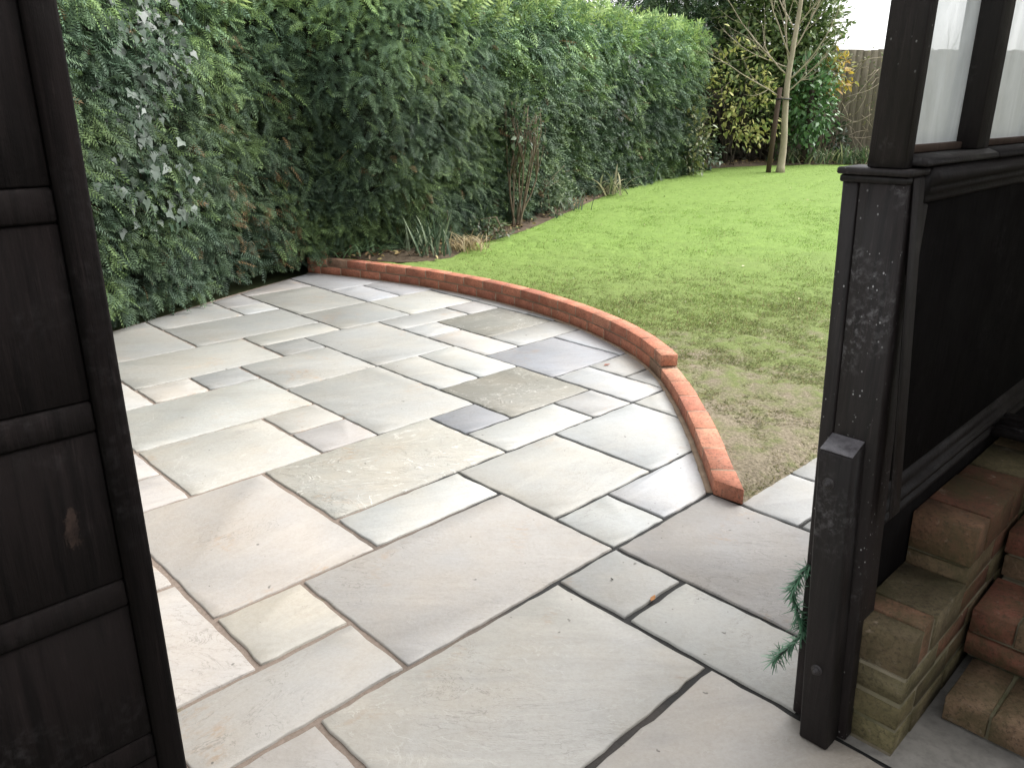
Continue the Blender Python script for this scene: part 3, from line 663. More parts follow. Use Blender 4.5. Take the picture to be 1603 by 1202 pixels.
LEAF = (np.array([(0, 0, 0), (.33, .23, .05), (.72, .17, .03), (1, 0, -.08), (.72, -.17, .03), (.33, -.23, .05), (.5, 0, -.01)]), np.array([(0, 6, 2, 1), (6, 3, 2, 2), (0, 5, 4, 6), (6, 4, 3, 3)]))
LEAF = (LEAF[0], np.array([(0, 1, 2, 6), (6, 2, 3, 4), (0, 6, 4, 5)]))
SMALL = (np.array([(0, 0, 0), (.45, .26, .06), (1, 0, -.05), (.45, -.26, .06)]), np.array([(0, 3, 2, 1)]))
IVY = (np.array([(0, 0, 0), (-.12, .30, .02), (.20, .52, -.03), (.42, .27, .02), (1, 0, -.1), (.42, -.27, .02), (.20, -.52, -.03), (-.12, -.30, .02), (.3, 0, .03)]),
       np.array([(0, 8, 2, 1), (8, 4, 3, 2), (8, 6, 5, 4), (0, 7, 6, 8)]))
def unit(v): return v / (np.linalg.norm(v, axis=-1, keepdims=True) + 1e-9)
def cols(cl, n, jit=.18, wts=None):
    c = np.array(cl)[rng.choice(len(cl), n, p=wts)]
    return c * (1 + rng.uniform(-jit, jit, (n, 1)))
def leaves(tpl, pos, X, Z, size, tint):
    V, F = scatter(tpl[0], tpl[1], pos, X, Z, size); return V, F, rep(tint, len(tpl[0]))
def blades(base, dirn, length, width, bend, tint, seg=4):
    """arching ribbons"""
    n = len(base); t = np.linspace(0, 1, seg + 1); dirn = unit(dirn); hz = dirn.copy(); hz[:, 2] = 0; hz = unit(hz + 1e-4)
    side = unit(np.cross(dirn, np.array([0, 0, 1.0])) + 1e-5); V = np.zeros((n, seg + 1, 2, 3))
    for k, tt in enumerate(t):
        c = base + dirn * (length * tt)[:, None] + (hz * .55 - np.array([0, 0, .55])) * (bend * length * tt ** 2.2)[:, None]
        ww = (width * (1 - tt ** 2.5) * .5 + .0004)[:, None] * side
        V[:, k, 0] = c - ww; V[:, k, 1] = c + ww
    V = V.reshape(n, -1, 3); F = []
    for k in range(seg): F.append((2 * k, 2 * k + 1, 2 * k + 3, 2 * k + 2))
    F = np.array(F)[None] + (np.arange(n) * 2 * (seg + 1))[:, None, None]
    return V.reshape(-1, 3), F.reshape(-1, 4), rep(tint, 2 * (seg + 1))

# ------------------------------------------------------------------ conifer hedge
HL, HS = catmull([(-4.1, 1.6), (-3.62, 3.2), (-2.97, 5.2), (-2.52, 6.6), (-1.98, 7.52), (-1.25, 7.74), (-.62, 8.32), (.12, 9.62), (1.15, 11.6), (3.02, 14.0)], .05)
HT = unit(np.gradient(HL, axis=0)); HN = np.stack([HT[:, 1], -HT[:, 0]], 1)       # outward, to the garden
HTOP = 2.72
def hp(s):
    i = np.interp(s, HS, np.arange(len(HS))); j = np.minimum(i.astype(int), len(HS) - 2); f = (i - j)[:, None]
    return HL[j] * (1 - f) + HL[j + 1] * f, unit(HN[j] * (1 - f) + HN[j + 1] * f), unit(HT[j] * (1 - f) + HT[j + 1] * f)
def hdepth(s, z):
    return np.array([(.11 * noise.noise((a * .9, b * 1.1, 1.5)) + .09 * noise.noise((a * 2.6, b * 2.9, 8.5)) + .05 * noise.noise((a * 7, b * 7, 3.5))) for a, b in zip(s, z)])
hedge = empty('conifer_hedge', (-1.3, 8.7, 0), 'tall clipped dark green conifer hedge along the left of the garden', 'hedge')
def hedge_fronds(n, s0, s1, tpl, size, layer):
    s = rng.uniform(s0, s1, n); z = HTOP * rng.random(n) ** 1.12 + .02; P, Nn, Tt = hp(s)
    d = hdepth(s, z) + .12 * np.clip(.7 - z, 0, .7) + rng.uniform(-layer, .05, n) + .10 * np.sin(np.clip(z / HTOP, 0, 1) * 3.0) - .12 * np.clip((z - 2.45) / .3, 0, 1)
    y = P[:, 1] + Nn[:, 1] * d
    pos = np.stack([P[:, 0] + Nn[:, 0] * d, y, z + gz(P[:, 1]) * np.clip(1.2 - z, 0, 1)], 1)
    N3 = np.column_stack([Nn, np.zeros(n)]); T3 = np.column_stack([Tt, np.zeros(n)]); up = np.array([0, 0, 1.0])
    X = N3 * rng.uniform(.35, 1.0, (n, 1)) + T3 * rng.normal(0, .55, (n, 1)) + up * rng.normal(-.35, .5, (n, 1))
    Z = up * rng.uniform(.2, 1.0, (n, 1)) + N3 * rng.uniform(.0, .9, (n, 1)) + T3 * rng.normal(0, .45, (n, 1))
    sz = size * rng.uniform(.65, 1.35, n)
    # patches of fresher growth (yellower) and of older, darker growth
    k = np.array([noise.noise((a * 1.7, b * 1.9, 21.0)) for a, b in zip(s, z)]) + rng.normal(0, .35, n)
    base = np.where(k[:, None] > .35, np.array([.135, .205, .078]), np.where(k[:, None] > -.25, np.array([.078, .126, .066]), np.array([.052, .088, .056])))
    t = base * (1 + rng.uniform(-.25, .3, (n, 1))) * (.72 + 1.2 * np.clip((z - 1.4) / 1.1, 0, 1) + .12 * np.clip((P[:, 1] - 8) / 4, 0, 1))[:, None]  # paler with height: new growth, plus the lit hedge top painted into the tint
    br = (rng.random(n) < .012) | ((rng.random(n) < .12) & (np.abs(P[:, 1] - 7.1) < .4) & (z < 1.0)); t[br] = np.array([.13, .085, .04])
    return leaves(tpl, pos, X, Z, sz, t)
sA = float(np.interp(4.0, HL[:, 1], HS)); sB = float(np.interp(9.0, HL[:, 1], HS)); sE = HS[-1]
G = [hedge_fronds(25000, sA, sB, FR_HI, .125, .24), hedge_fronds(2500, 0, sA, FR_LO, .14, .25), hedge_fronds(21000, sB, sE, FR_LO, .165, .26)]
# feathery top growth leaning along the hedge
n = 7500; s = rng.uniform(sA - 1, sE + .05, n); P, Nn, Tt = hp(s); dd = rng.uniform(-.75, .02, n) + .5 * hdepth(s, np.full(n, 2.6))
hgt = HTOP + .16 * np.array([noise.noise((a * .8, 4.4, 0)) for a in s]) - .17 + rng.uniform(-.22, .12, n) - .12 * np.clip(dd + .15, 0, 1) * 4
pos = np.column_stack([P + Nn * dd[:, None], hgt]); N3 = np.column_stack([Nn, np.zeros(n)]); T3 = np.column_stack([Tt, np.zeros(n)])
X = np.array([0, 0, 1.0]) * rng.uniform(.3, 1.1, (n, 1)) + N3 * rng.normal(.35, .4, (n, 1)) + T3 * rng.normal(.35, .4, (n, 1))
Z = N3 * rng.uniform(.3, 1, (n, 1)) + rng.normal(0, .5, (n, 3))
G.append(leaves(FR_LO, pos, X, Z, rng.uniform(.16, .36, n), cols([(.30, .40, .14), (.23, .33, .12), (.36, .46, .20), (.15, .23, .095)], n) * (1 + .3 * np.clip((s - sB) / 4, 0, 1))[:, None]))  # new growth is paler; backlight on the top is also painted into these tints
# right-hand end of the hedge
n = 2600; Pe, Ne, Te = hp(np.array([sE])); q = rng.uniform(-1.1, .1, n); z = rng.uniform(.05, HTOP, n)
o = .12 + np.array([.25 * noise.noise((a * 1.3, b * 1.3, 55)) for a, b in zip(q, z)]) + rng.uniform(-.3, .05, n)
pos = np.column_stack([Pe[0] + Ne[0] * q[:, None] + Te[0] * o[:, None], z + .46 * np.clip(1.2 - z, 0, 1)])
X = np.append(Te[0], 0) * rng.uniform(.3, 1, (n, 1)) + rng.normal(0, .5, (n, 3)); Z = np.array([0, 0, 1.0]) + rng.normal(0, .5, (n, 3))
G.append(leaves(FR_LO, pos, X, Z, rng.uniform(.11, .2, n), cols([(.05, .09, .042), (.09, .14, .05), (.036, .066, .036)], n)))
V, F, T = merge(G)
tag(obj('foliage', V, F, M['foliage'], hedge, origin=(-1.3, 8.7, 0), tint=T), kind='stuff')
# woody core
ss = np.arange(0, sE, .12); zz = np.concatenate([np.linspace(-.1, 2.5, 24)]); V = []
SS, Zc = np.meshgrid(ss, zz, indexing='ij'); P, Nn, Tt = hp(SS.ravel()); dd = hdepth(SS.ravel(), Zc.ravel()) * .8 - .27
front = np.column_stack([P + Nn * dd[:, None], Zc.ravel() + gz(P[:, 1]) * np.clip(1 - Zc.ravel(), 0, 1)]); back = np.column_stack([P - Nn * 1.0, Zc.ravel()])
m = len(zz); I = np.arange(len(ss) * m).reshape(len(ss), m); o = len(front)
Fq = [np.stack([I[:-1, :-1], I[1:, :-1], I[1:, 1:], I[:-1, 1:]], -1).reshape(-1, 4), np.stack([I[:-1, :-1], I[:-1, 1:], I[1:, 1:], I[1:, :-1]], -1).reshape(-1, 4) + o,
      np.stack([I[:-1, -1], I[1:, -1], I[1:, -1] + o, I[:-1, -1] + o], -1), np.stack([I[-1, :-1], I[-1, :-1] + o, I[-1, 1:] + o, I[-1, 1:]], -1), np.stack([I[0, :-1], I[0, 1:], I[0, 1:] + o, I[0, :-1] + o], -1)]
obj('woody_core', np.concatenate([front, back]), np.concatenate(Fq), M['core'], hedge, origin=(-1.3, 8.7, 0), smooth=True)
bpy.context.view_layer.update()
# ivy climbing in the hedge
def ivy(name, label, sc_, z0, z1, spread, n, size, tints):
    e = empty(name, (*hp(np.array([sc_]))[0][0], 0), label, 'ivy')
    z = rng.uniform(z0, z1, n); s = sc_ + spread * rng.normal(0, .5, n) + .18 * np.sin(z * 4) ; P, Nn, Tt = hp(s)
    d = hdepth(s, z) + rng.uniform(.04, .17, n)
    pos = np.column_stack([P + Nn * d[:, None], z]); N3 = np.column_stack([Nn, np.zeros(n)]); T3 = np.column_stack([Tt, np.zeros(n)])
    X = np.array([0, 0, -1.0]) * rng.uniform(.5, 1, (n, 1)) + T3 * rng.normal(0, .5, (n, 1)) + N3 * rng.uniform(0, .4, (n, 1))
    Z = N3 + np.array([0, 0, 1.0]) * rng.uniform(0, .8, (n, 1)) + rng.normal(0, .25, (n, 3))
    V, F, T = leaves(IVY, pos, X, Z, size * rng.uniform(.6, 1.25, n), cols(tints, n))
    tag(obj('leaves', V, F, M['leaf'], e, tint=T), kind='stuff')
    prs = []
    for k in range(5):
        zq = np.linspace(.1, z1 - .1 * k, 12); sq = sc_ + spread * .35 * (k - 2) * .5 + .18 * np.sin(zq * 4) + rng.normal(0, .02, 12); Pq, Nq, _ = hp(sq)
        dq = hdepth(sq, zq) + .0; prs.append(tube(np.column_stack([Pq + Nq * dq[:, None], zq]), .005, 5))
    V, F = join(prs); obj('stem', V, F, M['twig'], e)
ivy('ivy', 'pale glossy ivy trailing down the near hedge beside the patio', float(np.interp(6.05, HL[:, 1], HS)), .65, 2.35, .42, 560, .074, [(.05, .078, .054), (.03, .056, .034), (.09, .118, .098), (.026, .048, .03)])
ivy('ivy', 'dark ivy patch near the far end of the hedge', float(np.interp(12.2, HL[:, 1], HS)), .9, 2.2, .35, 260, .075, [(.035, .055, .04), (.06, .085, .06), (.10, .13, .11)])

# ------------------------------------------------------------------ border bed between lawn and hedge
border, bs_ = catmull([(-1.86, 7.62), (-1.1, 7.32), (-.62, 7.45), (-.4, 8.04), (-.01, 8.59), (.35, 9.26), (1.21, 11.16), (1.96, 12.55), (3.0, 13.95), (3.98, 14.7), (6.0, 15.2), (9, 15.5), (14, 15.6)], .08)
back_, _ = catmull([(-2.5, 7.8), (-2.0, 8.4), (-1.5, 8.9), (-1.2, 9.3), (-.9, 9.7), (-.5, 10.3), (.5, 11.6), (1.2, 12.6), (2.0, 15.5), (3.6, 16.6), (6, 16.8), (9, 16.9), (14, 17)], .08)
back_ = np.stack([np.interp(np.linspace(0, 1, len(border)), np.linspace(0, 1, len(back_)), back_[:, k]) for k in (0, 1)], 1)
K = 14; V = []
for i in range(len(border)):
    for k in range(K):
        t = k / (K - 1); jx = .03 * noise.noise((border[i][0] * 6, border[i][1] * 6, 2.0)) if k == 0 else 0
        p = border[i] * (1 - t) + back_[i] * t; p = p + jx
        V.append((p[0], p[1], float(gz(p[1])) + .004 + (.03 * min(1, t * 6) + .02 * noise.noise((p[0] * 5, p[1] * 5, 1))) * (t > 0) + .01 * t))
I = np.arange(len(V)).reshape(len(border), K)
F = np.stack([I[:-1, :-1], I[1:, :-1], I[1:, 1:], I[:-1, 1:]], -1).reshape(-1, 4)
tag(obj('flower_bed', V, F, M['soil'], origin=(0, 0, 0), smooth=True), 'bare brown soil bed between lawn and hedge', kind='structure')
def off_lawn(x, y):
    """True where the bed begins"""
    d = (x[:, None] - border[None, ::3, 0]) ** 2 + (y[:, None] - border[None, ::3, 1]) ** 2; j = d.argmin(1) * 3
    t = border[np.minimum(j + 1, len(border) - 1)] - border[np.maximum(j - 1, 0)]
    return (-(t[:, 1]) * (x - border[j, 0]) + t[:, 0] * (y - border[j, 1])) > .0
# ------------------------------------------------------------------ grass
def grass_zone(n, y0, y1, ln, wd, rows):   # shorter, flatter and browner where it is trodden
    y = y0 + (y1 - y0) * rng.random(n) ** .85; x = rng.uniform(-1.4, 1.0, n) * 0; u = rng.uniform(0, 1, n)
    xl = np.interp(y, [2.8, 4.2, 5.2, 6.2, 7, 7.6, 9.3, 11.2, 14, 15], [.85, .9, .7, .1, -.7, -1.0, .2, 1.1, 3.0, 4.0]); xr = .72 * y + .6
    x = xl + (xr - xl) * u
    a, b = x * CA + y * SA, -x * SA + y * CA
    ok = ~inside_patio(x, y, .112) & ~off_lawn(x, y) & (b > 1.395)
    cov = np.array([noise.noise((p * 1.5, q * 1.5, 9)) * .5 + noise.noise((p * 5, q * 5, 4)) * .45 for p, q in zip(x, y)])
    dens = np.clip((y - 3.7) / 2.2, 0, 1) + cov * np.clip(1.4 - (y - 4) / 6, .25, 1)
    edge = np.clip((y - y0) / 1.3, 0, 1) * np.clip((y1 - y) / 1.3, 0, 1); edge = np.where((y0 < 3) & (y < 5), 1, edge); edge = np.where((y1 > 15) & (y > 12), 1, edge)
    ok &= (rng.random(n) < edge) & (rng.random(n) < np.clip(dens * 1.1 + .48, .10, 1))
    x, y, cov = x[ok], y[ok], cov[ok]; m = len(x)
    f = np.clip((y - 3.6) / 5.5 + .25 * cov, 0, 1)[:, None]; r = rng.random((m, 1))
    t = (np.array([.145, .145, .062]) * (1 - f) + np.array([.200, .312, .070]) * f) * (1 + rng.uniform(-.3, .3, (m, 1)) * (1 - .6 * f)) * (1 + .35 * cov[:, None])
    t = np.where(r < .20 * (1.2 - f), np.array([.26, .22, .11]) * (1 + rng.uniform(-.2, .2, (m, 1))), t)
    base = np.column_stack([x, y, (gz(y) - .002) * np.clip((-x * SA + y * CA - 1.391) / .10, 0, 1) - .003]); th = rng.uniform(0, 2 * math.pi, m); ti = rng.uniform(.15, .95, m) + 1.6 * np.clip(1 - (y - 3.2) / 2.2, 0, 1)
    dirn = np.column_stack([np.cos(th) * ti, np.sin(th) * ti, np.ones(m)])
    return blades(base, dirn, ln * (.6 + .4 * np.clip((y - 3.4) / 2, 0, 1)) * rng.uniform(.6, 1.3, m), np.full(m, wd), rng.uniform(.1, .8, m), t, rows)
V, F, T = merge([grass_zone(125000, 2.9, 7.2, .026, .0036, 2), grass_zone(95000, 5.6, 11.2, .021, .0052, 1), grass_zone(26000, 9.6, 15.3, .018, .006, 1)])
tag(obj('grass', V, F, M['grass'], origin=(0, 0, 0), tint=T), 'short mown grass blades covering the lawn', 'grass', kind='stuff')
# leaf litter on the bed
n = 2600; i = rng.integers(0, len(border), n); t = rng.uniform(.01, .5, n)[:, None]; p = border[i] * (1 - t) + back_[i] * t + rng.normal(0, .05, (n, 2))
V, F, T = leaves(LEAF, np.column_stack([p, gz(p[:, 1]) + .05]), rng.normal(0, 1, (n, 3)) * [1, 1, .25], np.array([0, 0, 1.0]) + rng.normal(0, .35, (n, 3)), rng.uniform(.03, .075, n), cols([(.16, .10, .055), (.24, .17, .08), (.09, .06, .035), (.30, .24, .11)], n))
tag(obj('leaf_litter', V, F, M['dead'], origin=(0, 0, 0), tint=T), 'brown fallen leaves littering the soil bed', 'leaves', kind='stuff')

# ------------------------------------------------------------------ border plants
def strap_clump(name, label, x, y, n, h, wd, spread, tints, bend=(.2, .9), group=None, mat='matt', cat='plant', lean=.8):
    e = empty(name, (x, y, float(gz(y)) + .02), label, cat, group)
    b = np.column_stack([x + rng.normal(0, spread, n), y + rng.normal(0, spread, n), np.full(n, float(gz(y)) + .015)]); th = rng.uniform(0, 2 * math.pi, n); k = rng.uniform(.1, lean, n)
    V, F, T = blades(b, np.column_stack([np.cos(th) * k, np.sin(th) * k, np.ones(n)]), h * rng.uniform(.55, 1.15, n), wd * rng.uniform(.7, 1.2, n), rng.uniform(bend[0], bend[1], n), cols(tints, n), 6)
    tag(obj('leaves', V, F, M[mat], e, tint=T), kind='stuff'); return e
def shrub(name, label, x, y, z0, rx, ry, rz_, n, size, tints, tpl=LEAF, mat='leaf', stems=6, shell=.45, cat='shrub', lumps=.35, bark='twig', stemr=.012, zbase=None, clusters=0):
    zb = float(gz(y)) if zbase is None else zbase; e = empty(name, (x, y, zb), label, cat)
    v = unit(rng.normal(0, 1, (n, 3))); r = (1 - shell * rng.random(n) ** 1.3)
    r *= np.array([1 + lumps * noise.noise((a * 2.2 + x, b * 2.2 + y, c * 2.2)) + lumps * .6 * noise.noise((a * 5 + x, b * 5, c * 5)) for a, b, c in v])
    if clusters:
        cv = unit(rng.normal(0, 1, (clusters, 3))) * (rng.random((clusters, 1)) ** .4); cv[:, 1] = -np.abs(cv[:, 1])
        v = cv[rng.integers(0, clusters, n)] + rng.normal(0, .13, (n, 3)); r = np.ones(n)
    pos = np.array([x, y, z0]) + v * r[:, None] * np.array([rx, ry, rz_]); pos[:, 2] = np.maximum(pos[:, 2], zb + .04)
    X = v + rng.normal(0, .7, (n, 3)) + np.array([0, 0, -.25]); Z = v * .6 + np.array([0, 0, .8]) + rng.normal(0, .4, (n, 3))
    V, F, T = leaves(tpl, pos, X, Z, size * rng.uniform(.6, 1.3, n), cols(tints, n))
    tag(obj('crown', V, F, M[mat], e, tint=T), kind='stuff')
    prs = []
    for k in range(stems):
        q = unit(rng.normal(0, 1, 3)); q[2] = abs(q[2]); tip = np.array([x, y, z0]) + q * np.array([rx, ry, rz_]) * .75; b0 = np.array([x + rng.normal(0, .05), y + rng.normal(0, .05), zb - .02])
        mid = (b0 + tip) / 2 + rng.normal(0, .06, 3); prs.append(tube(catmull([b0, mid, tip], .12)[0], np.linspace(stemr, stemr * .35, len(catmull([b0, mid, tip], .12)[0])), 5))
        for _ in range(3):
            t2 = tip + rng.normal(0, .25, 3) * np.array([rx, ry, rz_]); prs.append(tube([mid, (mid + t2) / 2 + rng.normal(0, .04, 3), t2], [stemr * .5, stemr * .35, stemr * .2], 4))
    if prs: V, F = join(prs); obj('stems', V, F, M[bark], e)
    return e
strap_clump('iris_clump', 'upright blue green iris leaves against the hedge behind the wall', -.80, 7.62, 60, .42, .020, .11, [(.085, .13, .085), (.06, .10, .06), (.15, .19, .12)], (.05, .5), lean=.5)
strap_clump('dry_grass_tuft', 'straw coloured dead grass tuft behind the brick wall', -.46, 7.82, 130, .26, .009, .10, [(.36, .29, .17), (.26, .20, .11), (.42, .36, .24)], (.5, 1.2), mat='straw')
shrub('low_bush', 'low dark leaved bush at the foot of the hedge by the dead grass', -.26, 8.42, .28, .26, .22, .14, 320, .05, [(.05, .08, .035), (.08, .11, .05)], stems=4)
bs = shrub('bare_stemmed_shrub', 'brown bare stemmed shrub with a leafy top against the hedge', .05, 8.98, 1.30, .30, .24, .34, 300, .075, [(.10, .15, .07), (.13, .18, .085), (.06, .10, .05)], stems=9, stemr=.013)
shrub('small_bush', 'small grey green variegated bush right of the bare stemmed shrub', .42, 9.75, .52, .30, .28, .30, 520, .055, [(.09, .13, .07), (.16, .20, .12), (.06, .09, .05)], mat='matt', stems=4)
strap_clump('spiky_plant', 'grey green spiky plant at the lawn edge', .66, 10.15, 46, .34, .017, .12, [(.12, .155, .11), (.18, .22, .17), (.08, .11, .075)], (.2, .8))
strap_clump('arching_strap_plant', 'pale arching strap leaved plant at the lawn edge', 1.36, 11.45, 52, .52, .030, .13, [(.22, .235, .14), (.33, .31, .20), (.13, .17, .08)], (.5, 1.2))
strap_clump('dark_strap_plant', 'dark green strap leaved plant under the far hedge', 1.98, 12.75, 48, .50, .030, .14, [(.055, .085, .04), (.09, .13, .06)], (.4, 1.0))
shrub('speckled_bush', 'yellow speckled bush at the far end of the hedge', 2.86, 13.62, 1.0, .42, .4, .62, 900, .085, [(.13, .165, .06), (.20, .21, .085), (.075, .105, .045)], stems=6)
shrub('low_bush', 'small dark bush between hedge end and yellow leaved shrub', 3.30, 14.25, .72, .32, .3, .28, 420, .08, [(.045, .075, .045), (.08, .12, .075)], stems=3)
# ------------------------------------------------------------------ fence
FY = 16.35
fence = empty('board_fence', (6.5, FY, .45), 'weathered grey brown board fence across the end of the garden', 'fence')
x = 2.6; bw = .1415
proto = None
while x < 14.0:
    c8 = [[[(u * bw, v * .018, k * 2.07) for k in (0, 1)] for v in (0, 1)] for u in (0, 1)]
    if proto is None: proto = mesh_np('board', *hexa(c8, .003))
    b = put('board', proto, M['fence'], fence, (x, FY + random.uniform(-.004, .004), .46 + random.uniform(-.012, .012)), random.uniform(-.012, .012)); x += bw - .0005
for z in (.75, 1.5, 2.25):
    V, F = hexa([[[(a, b, c) for c in (z, z + .08)] for b in (FY + .024, FY + .07)] for a in (2.6, 14)], .003); obj('rail', V, F, M['fence'], fence)
for k in range(7):
    a = 2.7 + 1.83 * k; V, F = hexa([[[(p, q, r) for r in (.2, 2.5)] for q in (FY + .075, FY + .17)] for p in (a, a + .1)], .003); obj('fence_post', V, F, M['fence'], fence)
# ------------------------------------------------------------------ trees and shrubs at the back
def limb(p0, d, L, r, n=9, up=.25, wob=.05):
    pts = [np.array(p0, float)]; d = unit(np.array(d, float))
    for i in range(n):
        d = unit(d + np.array([0, 0, up / n]) + rng.normal(0, wob, 3)); pts.append(pts[-1] + d * L / n)
    return pts, np.linspace(r, r * .25, n + 1)
tr = empty('young_bare_tree', (4.57, 13.98, .45), 'young leafless pale barked tree on the lawn tied to a stake', 'tree')
trunk = [(4.57, 13.98, .43), (4.58, 13.98, .9), (4.545, 13.98, 1.4), (4.53, 13.98, 1.9), (4.56, 13.98, 2.4), (4.60, 13.98, 3.0), (4.62, 13.98, 3.8), (4.66, 13.98, 4.6)]
tp, _ = catmull(trunk, .1); V, F = tube(tp, np.interp(np.linspace(0, 1, len(tp)), [0, .03, .1, .4, 1], [.082, .064, .056, .044, .014]), 12); obj('trunk', V, F, M['bark'], tr, smooth=True)
BR = [((4.54, 1.62), (-1, -.1, .32), 1.75, .022, .35), ((4.53, 1.98), (-1, .1, .75), 1.7, .026, .5), ((4.53, 1.9), (1, -.1, .75), 1.3, .026, .6), ((4.53, 1.72), (1, .15, .9), 1.2, .02, .5),
      ((4.55, 2.25), (-.8, -.2, 1.0), 1.8, .024, .35), ((4.56, 2.35), (.7, .2, 1.15), 1.5, .022, .35), ((4.55, 2.1), (-1, .2, .35), 1.3, .018, .5), ((4.58, 2.65), (-.6, .3, 1.1), 1.4, .02, .3),
      ((4.58, 2.7), (.6, -.3, 1.1), 1.3, .02, .3), ((4.55, 2.05), (-.35, -.1, 1.1), 1.9, .026, .3), ((4.59, 3.0), (-.7, 0, .9), 1.2, .016, .3), ((4.6, 3.1), (.7, 0, .9), 1.2, .016, .3)]
for (x, z), d, L, r, up in BR:
    pts, rr = limb((x, 13.98, z), d, L, r * .58, 9, up, .07); prs = [tube(pts, rr, 7)]
    for _ in range(8):
        k = rng.integers(2, 9); q, r2 = limb(pts[k], np.array(d) + rng.normal(0, .55, 3), L * rng.uniform(.25, .45), rr[k] * .6, 6, .4, .12); prs.append(tube(q, r2, 5))
        q3, r3 = limb(q[3], np.array(d) + rng.normal(0, .8, 3), L * .2, r2[3] * .6, 4, .3, .15); prs.append(tube(q3, r3, 4))
    V, F = join(prs); obj('branch', V, F, M['bark'], tr, smooth=True)
stk = empty('tree_stake', (4.36, 13.95, .45), 'dark wooden stake leaning beside the young bare tree', 'stake')
V, F = tube([(4.36, 13.95, .40), (4.385, 13.95, 1.1), (4.41, 13.95, 1.80)], [.044, .043, .042], 10); obj('stake_pole', V, F, M['stake'], stk)
V, F = tube([(4.38, 13.90, 1.62), (4.47, 13.885, 1.62), (4.56, 13.90, 1.62), (4.62, 13.98, 1.62), (4.55, 14.07, 1.62), (4.40, 14.02, 1.62), (4.36, 13.95, 1.62), (4.38, 13.90, 1.62)], .014, 6); obj('tie_strap', V, F, M['rubber'], stk)
shrub('yellow_leaved_shrub', 'shrub with large pale yellow autumn leaves behind the bare tree', 3.95, 14.95, 1.55, .98, .55, .92, 760, .10, [(.38, .39, .12), (.28, .33, .10), (.44, .43, .17), (.18, .25, .08)], stems=9, shell=.7, lumps=.5, clusters=26, bark='darkbark', mat='matt')
# dark evergreens filling the corner
def evergreen(name, label, x, y, zc, rx, ry, rz_, n, size, tints, tpl, mat='leaf', cat='tree'):
    e = shrub(name, label, x, y, zc, rx, ry, rz_, n, size, tints, tpl, mat, stems=0, shell=.6, cat=cat, lumps=.4, bark='darkbark', stemr=.03)
    V, F = tube([(x, y, .4), (x + .05, y, zc * .5), (x, y, zc + rz_ * .5)], [.12, .09, .04], 9); obj('trunk', V, F, M['darkbark'], e); return e
evergreen('evergreen_tree', 'tall dark conifer rising behind the end of the hedge', 3.35, 16.9, 2.9, 1.45, .9, 2.5, 8500, .28, [(.07, .125, .07), (.10, .165, .085), (.15, .22, .11)], FR_LO, 'foliage')
evergreen('evergreen_tree', 'broad evergreen tree behind the young bare tree', 4.95, 16.05, 2.6, 1.15, .7, 1.65, 14000, .12, [(.10, .155, .06), (.16, .23, .085), (.24, .30, .12)], LEAF)
evergreen('laurel', 'bright glossy green laurel in front of the fence', 5.42, 15.35, 1.55, .52, .42, .85, 1300, .115, [(.09, .19, .07), (.13, .25, .095), (.06, .13, .055)], LEAF, cat='shrub')
shrub('golden_shrub', 'golden orange leaved shrub beside the fence top', 5.95, 15.75, 2.05, .36, .3, .38, 260, .11, [(.50, .36, .06), (.42, .26, .07), (.36, .36, .10)], stems=5, mat='matt')
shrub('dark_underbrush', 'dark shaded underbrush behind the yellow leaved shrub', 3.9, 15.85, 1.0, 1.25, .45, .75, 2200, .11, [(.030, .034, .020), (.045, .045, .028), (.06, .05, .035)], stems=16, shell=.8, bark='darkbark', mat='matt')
# leafless climber on the fence
cl = empty('bare_climber', (6.7, FY - .1, .5), 'tangle of leafless pale stems climbing the fence', 'climber')
prs = []
for k in range(60):
    x0 = rng.uniform(6.1, 8.3); pts, rr = limb((x0, FY - .12 - rng.uniform(0, .2), rng.uniform(.9, 2.3)), (rng.normal(0, 1), rng.normal(0, .15), rng.normal(.1, .6)), rng.uniform(.5, 1.3), .009, 8, -.5, .22); prs.append(tube(pts, rr, 4))
V, F = join(prs); obj('stems', V, F, M['bark'], cl)
n = 500; pos = np.column_stack([rng.uniform(6.0, 8.3, n), FY - rng.uniform(.05, .35, n), rng.uniform(1.2, 2.55, n)])
V, F, T = leaves(SMALL, pos, rng.normal(0, 1, (n, 3)), np.array([0, -1.0, .4]) + rng.normal(0, .4, (n, 3)), rng.uniform(.03, .075, n), cols([(.17, .19, .08), (.24, .22, .12), (.10, .13, .06)], n)); tag(obj('leaves', V, F, M['matt'], cl, tint=T), kind='stuff')
for k, (x, lab) in enumerate(((5.25, 'first iris clump below the fence, right of the stake'), (5.75, 'second iris clump below the fence, below the laurel'), (6.25, 'third iris clump below the fence, between laurel and post'), (6.8, 'fourth iris clump below the fence, nearest the timber post'))):
    strap_clump('iris_clump', lab, x, 15.45 + .1 * (k % 2), 80, .50, .034, .20, [(.065, .105, .05), (.10, .15, .07), (.24, .25, .15)], (.3, 1.0), group='irises along the fence', lean=.7)
shrub('dark_underbrush', 'small dark bush at the foot of the fence', 6.15, 15.9, .95, .28, .2, .35, 260, .10, [(.03, .055, .03), (.05, .08, .04)], stems=4)
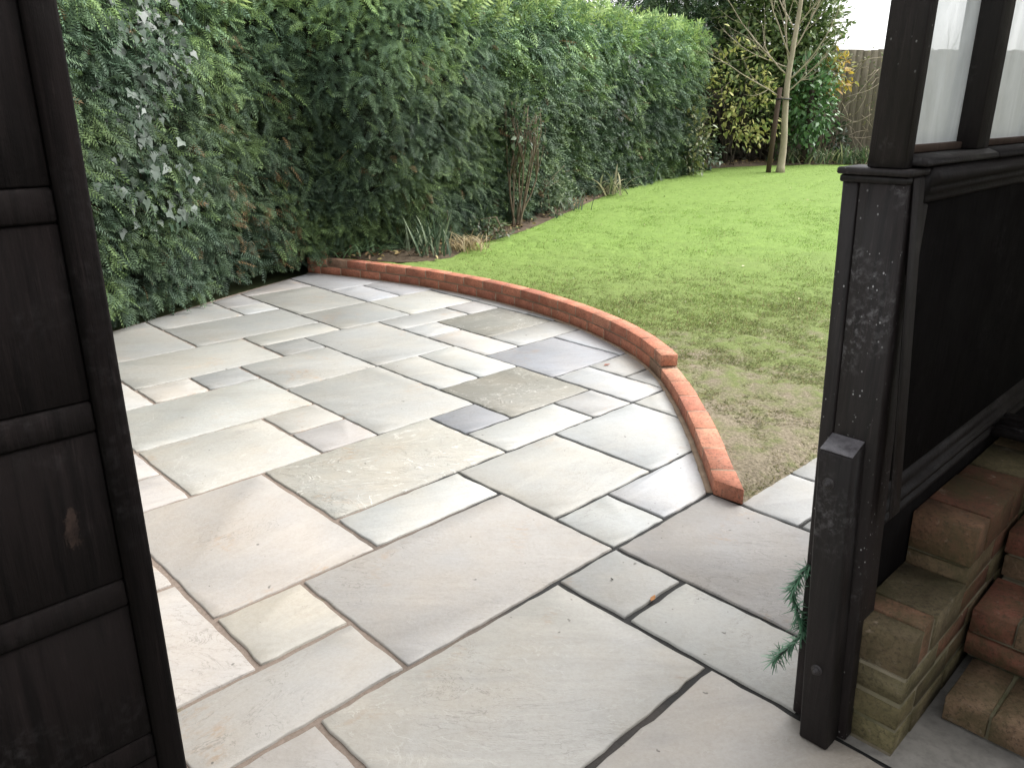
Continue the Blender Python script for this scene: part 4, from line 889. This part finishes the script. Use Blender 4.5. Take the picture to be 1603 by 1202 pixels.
# ------------------------------------------------------------------ small things
gl_ = empty('fir_garland', W(1.70, .715, .42), 'green artificial fir garland hanging on the outside of the timber post', 'garland')
gp, _ = catmull([W(1.705, .700, .44), W(1.68, .722, .37), W(1.69, .704, .30), W(1.70, .690, .25), W(1.67, .712, .205), W(1.655, .735, .165)], .006)
V, F = tube(gp, .003, 5); obj('wire', V, F, M['metal'], gl_)
n = 420; i = rng.integers(0, len(gp), n); tg = unit(np.gradient(gp, axis=0))[i]; d = unit(rng.normal(0, 1, (n, 3)) + tg * 1.0)
V, F, T = blades(gp[i], d, rng.uniform(.020, .040, n), np.full(n, .0034), rng.uniform(0, .3, n), cols([(.09, .22, .13), (.15, .31, .20), (.05, .14, .08)], n), 2)
tag(obj('needles', V, F, M['leaf'], gl_, tint=T), kind='stuff')
def fallen(name, label, a, b, size, tint, rz=0.0):
    V = np.array([(0, 0, 0), (.33, .23, .10), (.72, .17, .07), (1, 0, .14), (.72, -.17, .06), (.33, -.23, .10), (.5, 0, .0)]) * size; c, s = math.cos(rz), math.sin(rz)
    P = W(a, b, .0045); V = np.column_stack([V[:, 0] * c - V[:, 1] * s + P[0], V[:, 0] * s + V[:, 1] * c + P[1], V[:, 2] + P[2]])
    tag(obj(name, V, LEAF[1], M['dead'], tint=np.tile(tint, (7, 1))), label, 'leaf')
fallen('fallen_leaf', 'reddish brown fallen leaf on a pale slab near the wall', 3.629, 2.917, .045, (.30, .10, .06), .4)
fallen('fallen_leaf', 'orange brown leaf caught in a joint of the near paving', 1.835, 1.242, .034, (.38, .17, .06), 1.0)
fallen('fallen_leaf', 'tiny dark leaf scrap on the small grey slab', 1.84, 1.40, .016, (.05, .045, .04), 2.0)

strap_clump('fern', 'low green fern behind the far end of the brick wall', -1.45, 7.60, 70, .30, .022, .10, [(.07, .12, .06), (.10, .16, .08)], (.5, 1.2), cat='fern', lean=1.2)
# bits on the lawn: pale leaf scraps
n = 60; y = rng.uniform(4.5, 14.5, n); x = np.interp(y, [4.5, 6.2, 7.6, 11.2, 14.5], [1.1, .4, -.2, 1.6, 3.8]) + rng.uniform(0, 1, n) * (.55 * y - .6)
V, F, T = leaves(SMALL, np.column_stack([x, y, gz(y) + .022]), rng.normal(0, 1, (n, 3)) * [1, 1, .2], np.array([0, 0, 1.0]) + rng.normal(0, .4, (n, 3)), rng.uniform(.022, .042, n), cols([(.42, .40, .28), (.30, .24, .14), (.12, .16, .05)], n))
tag(obj('leaf_scraps', V, F, M['dead'], origin=(0, 0, 0), tint=T), 'small pale leaf scraps scattered over the lawn', 'leaves', kind='stuff')
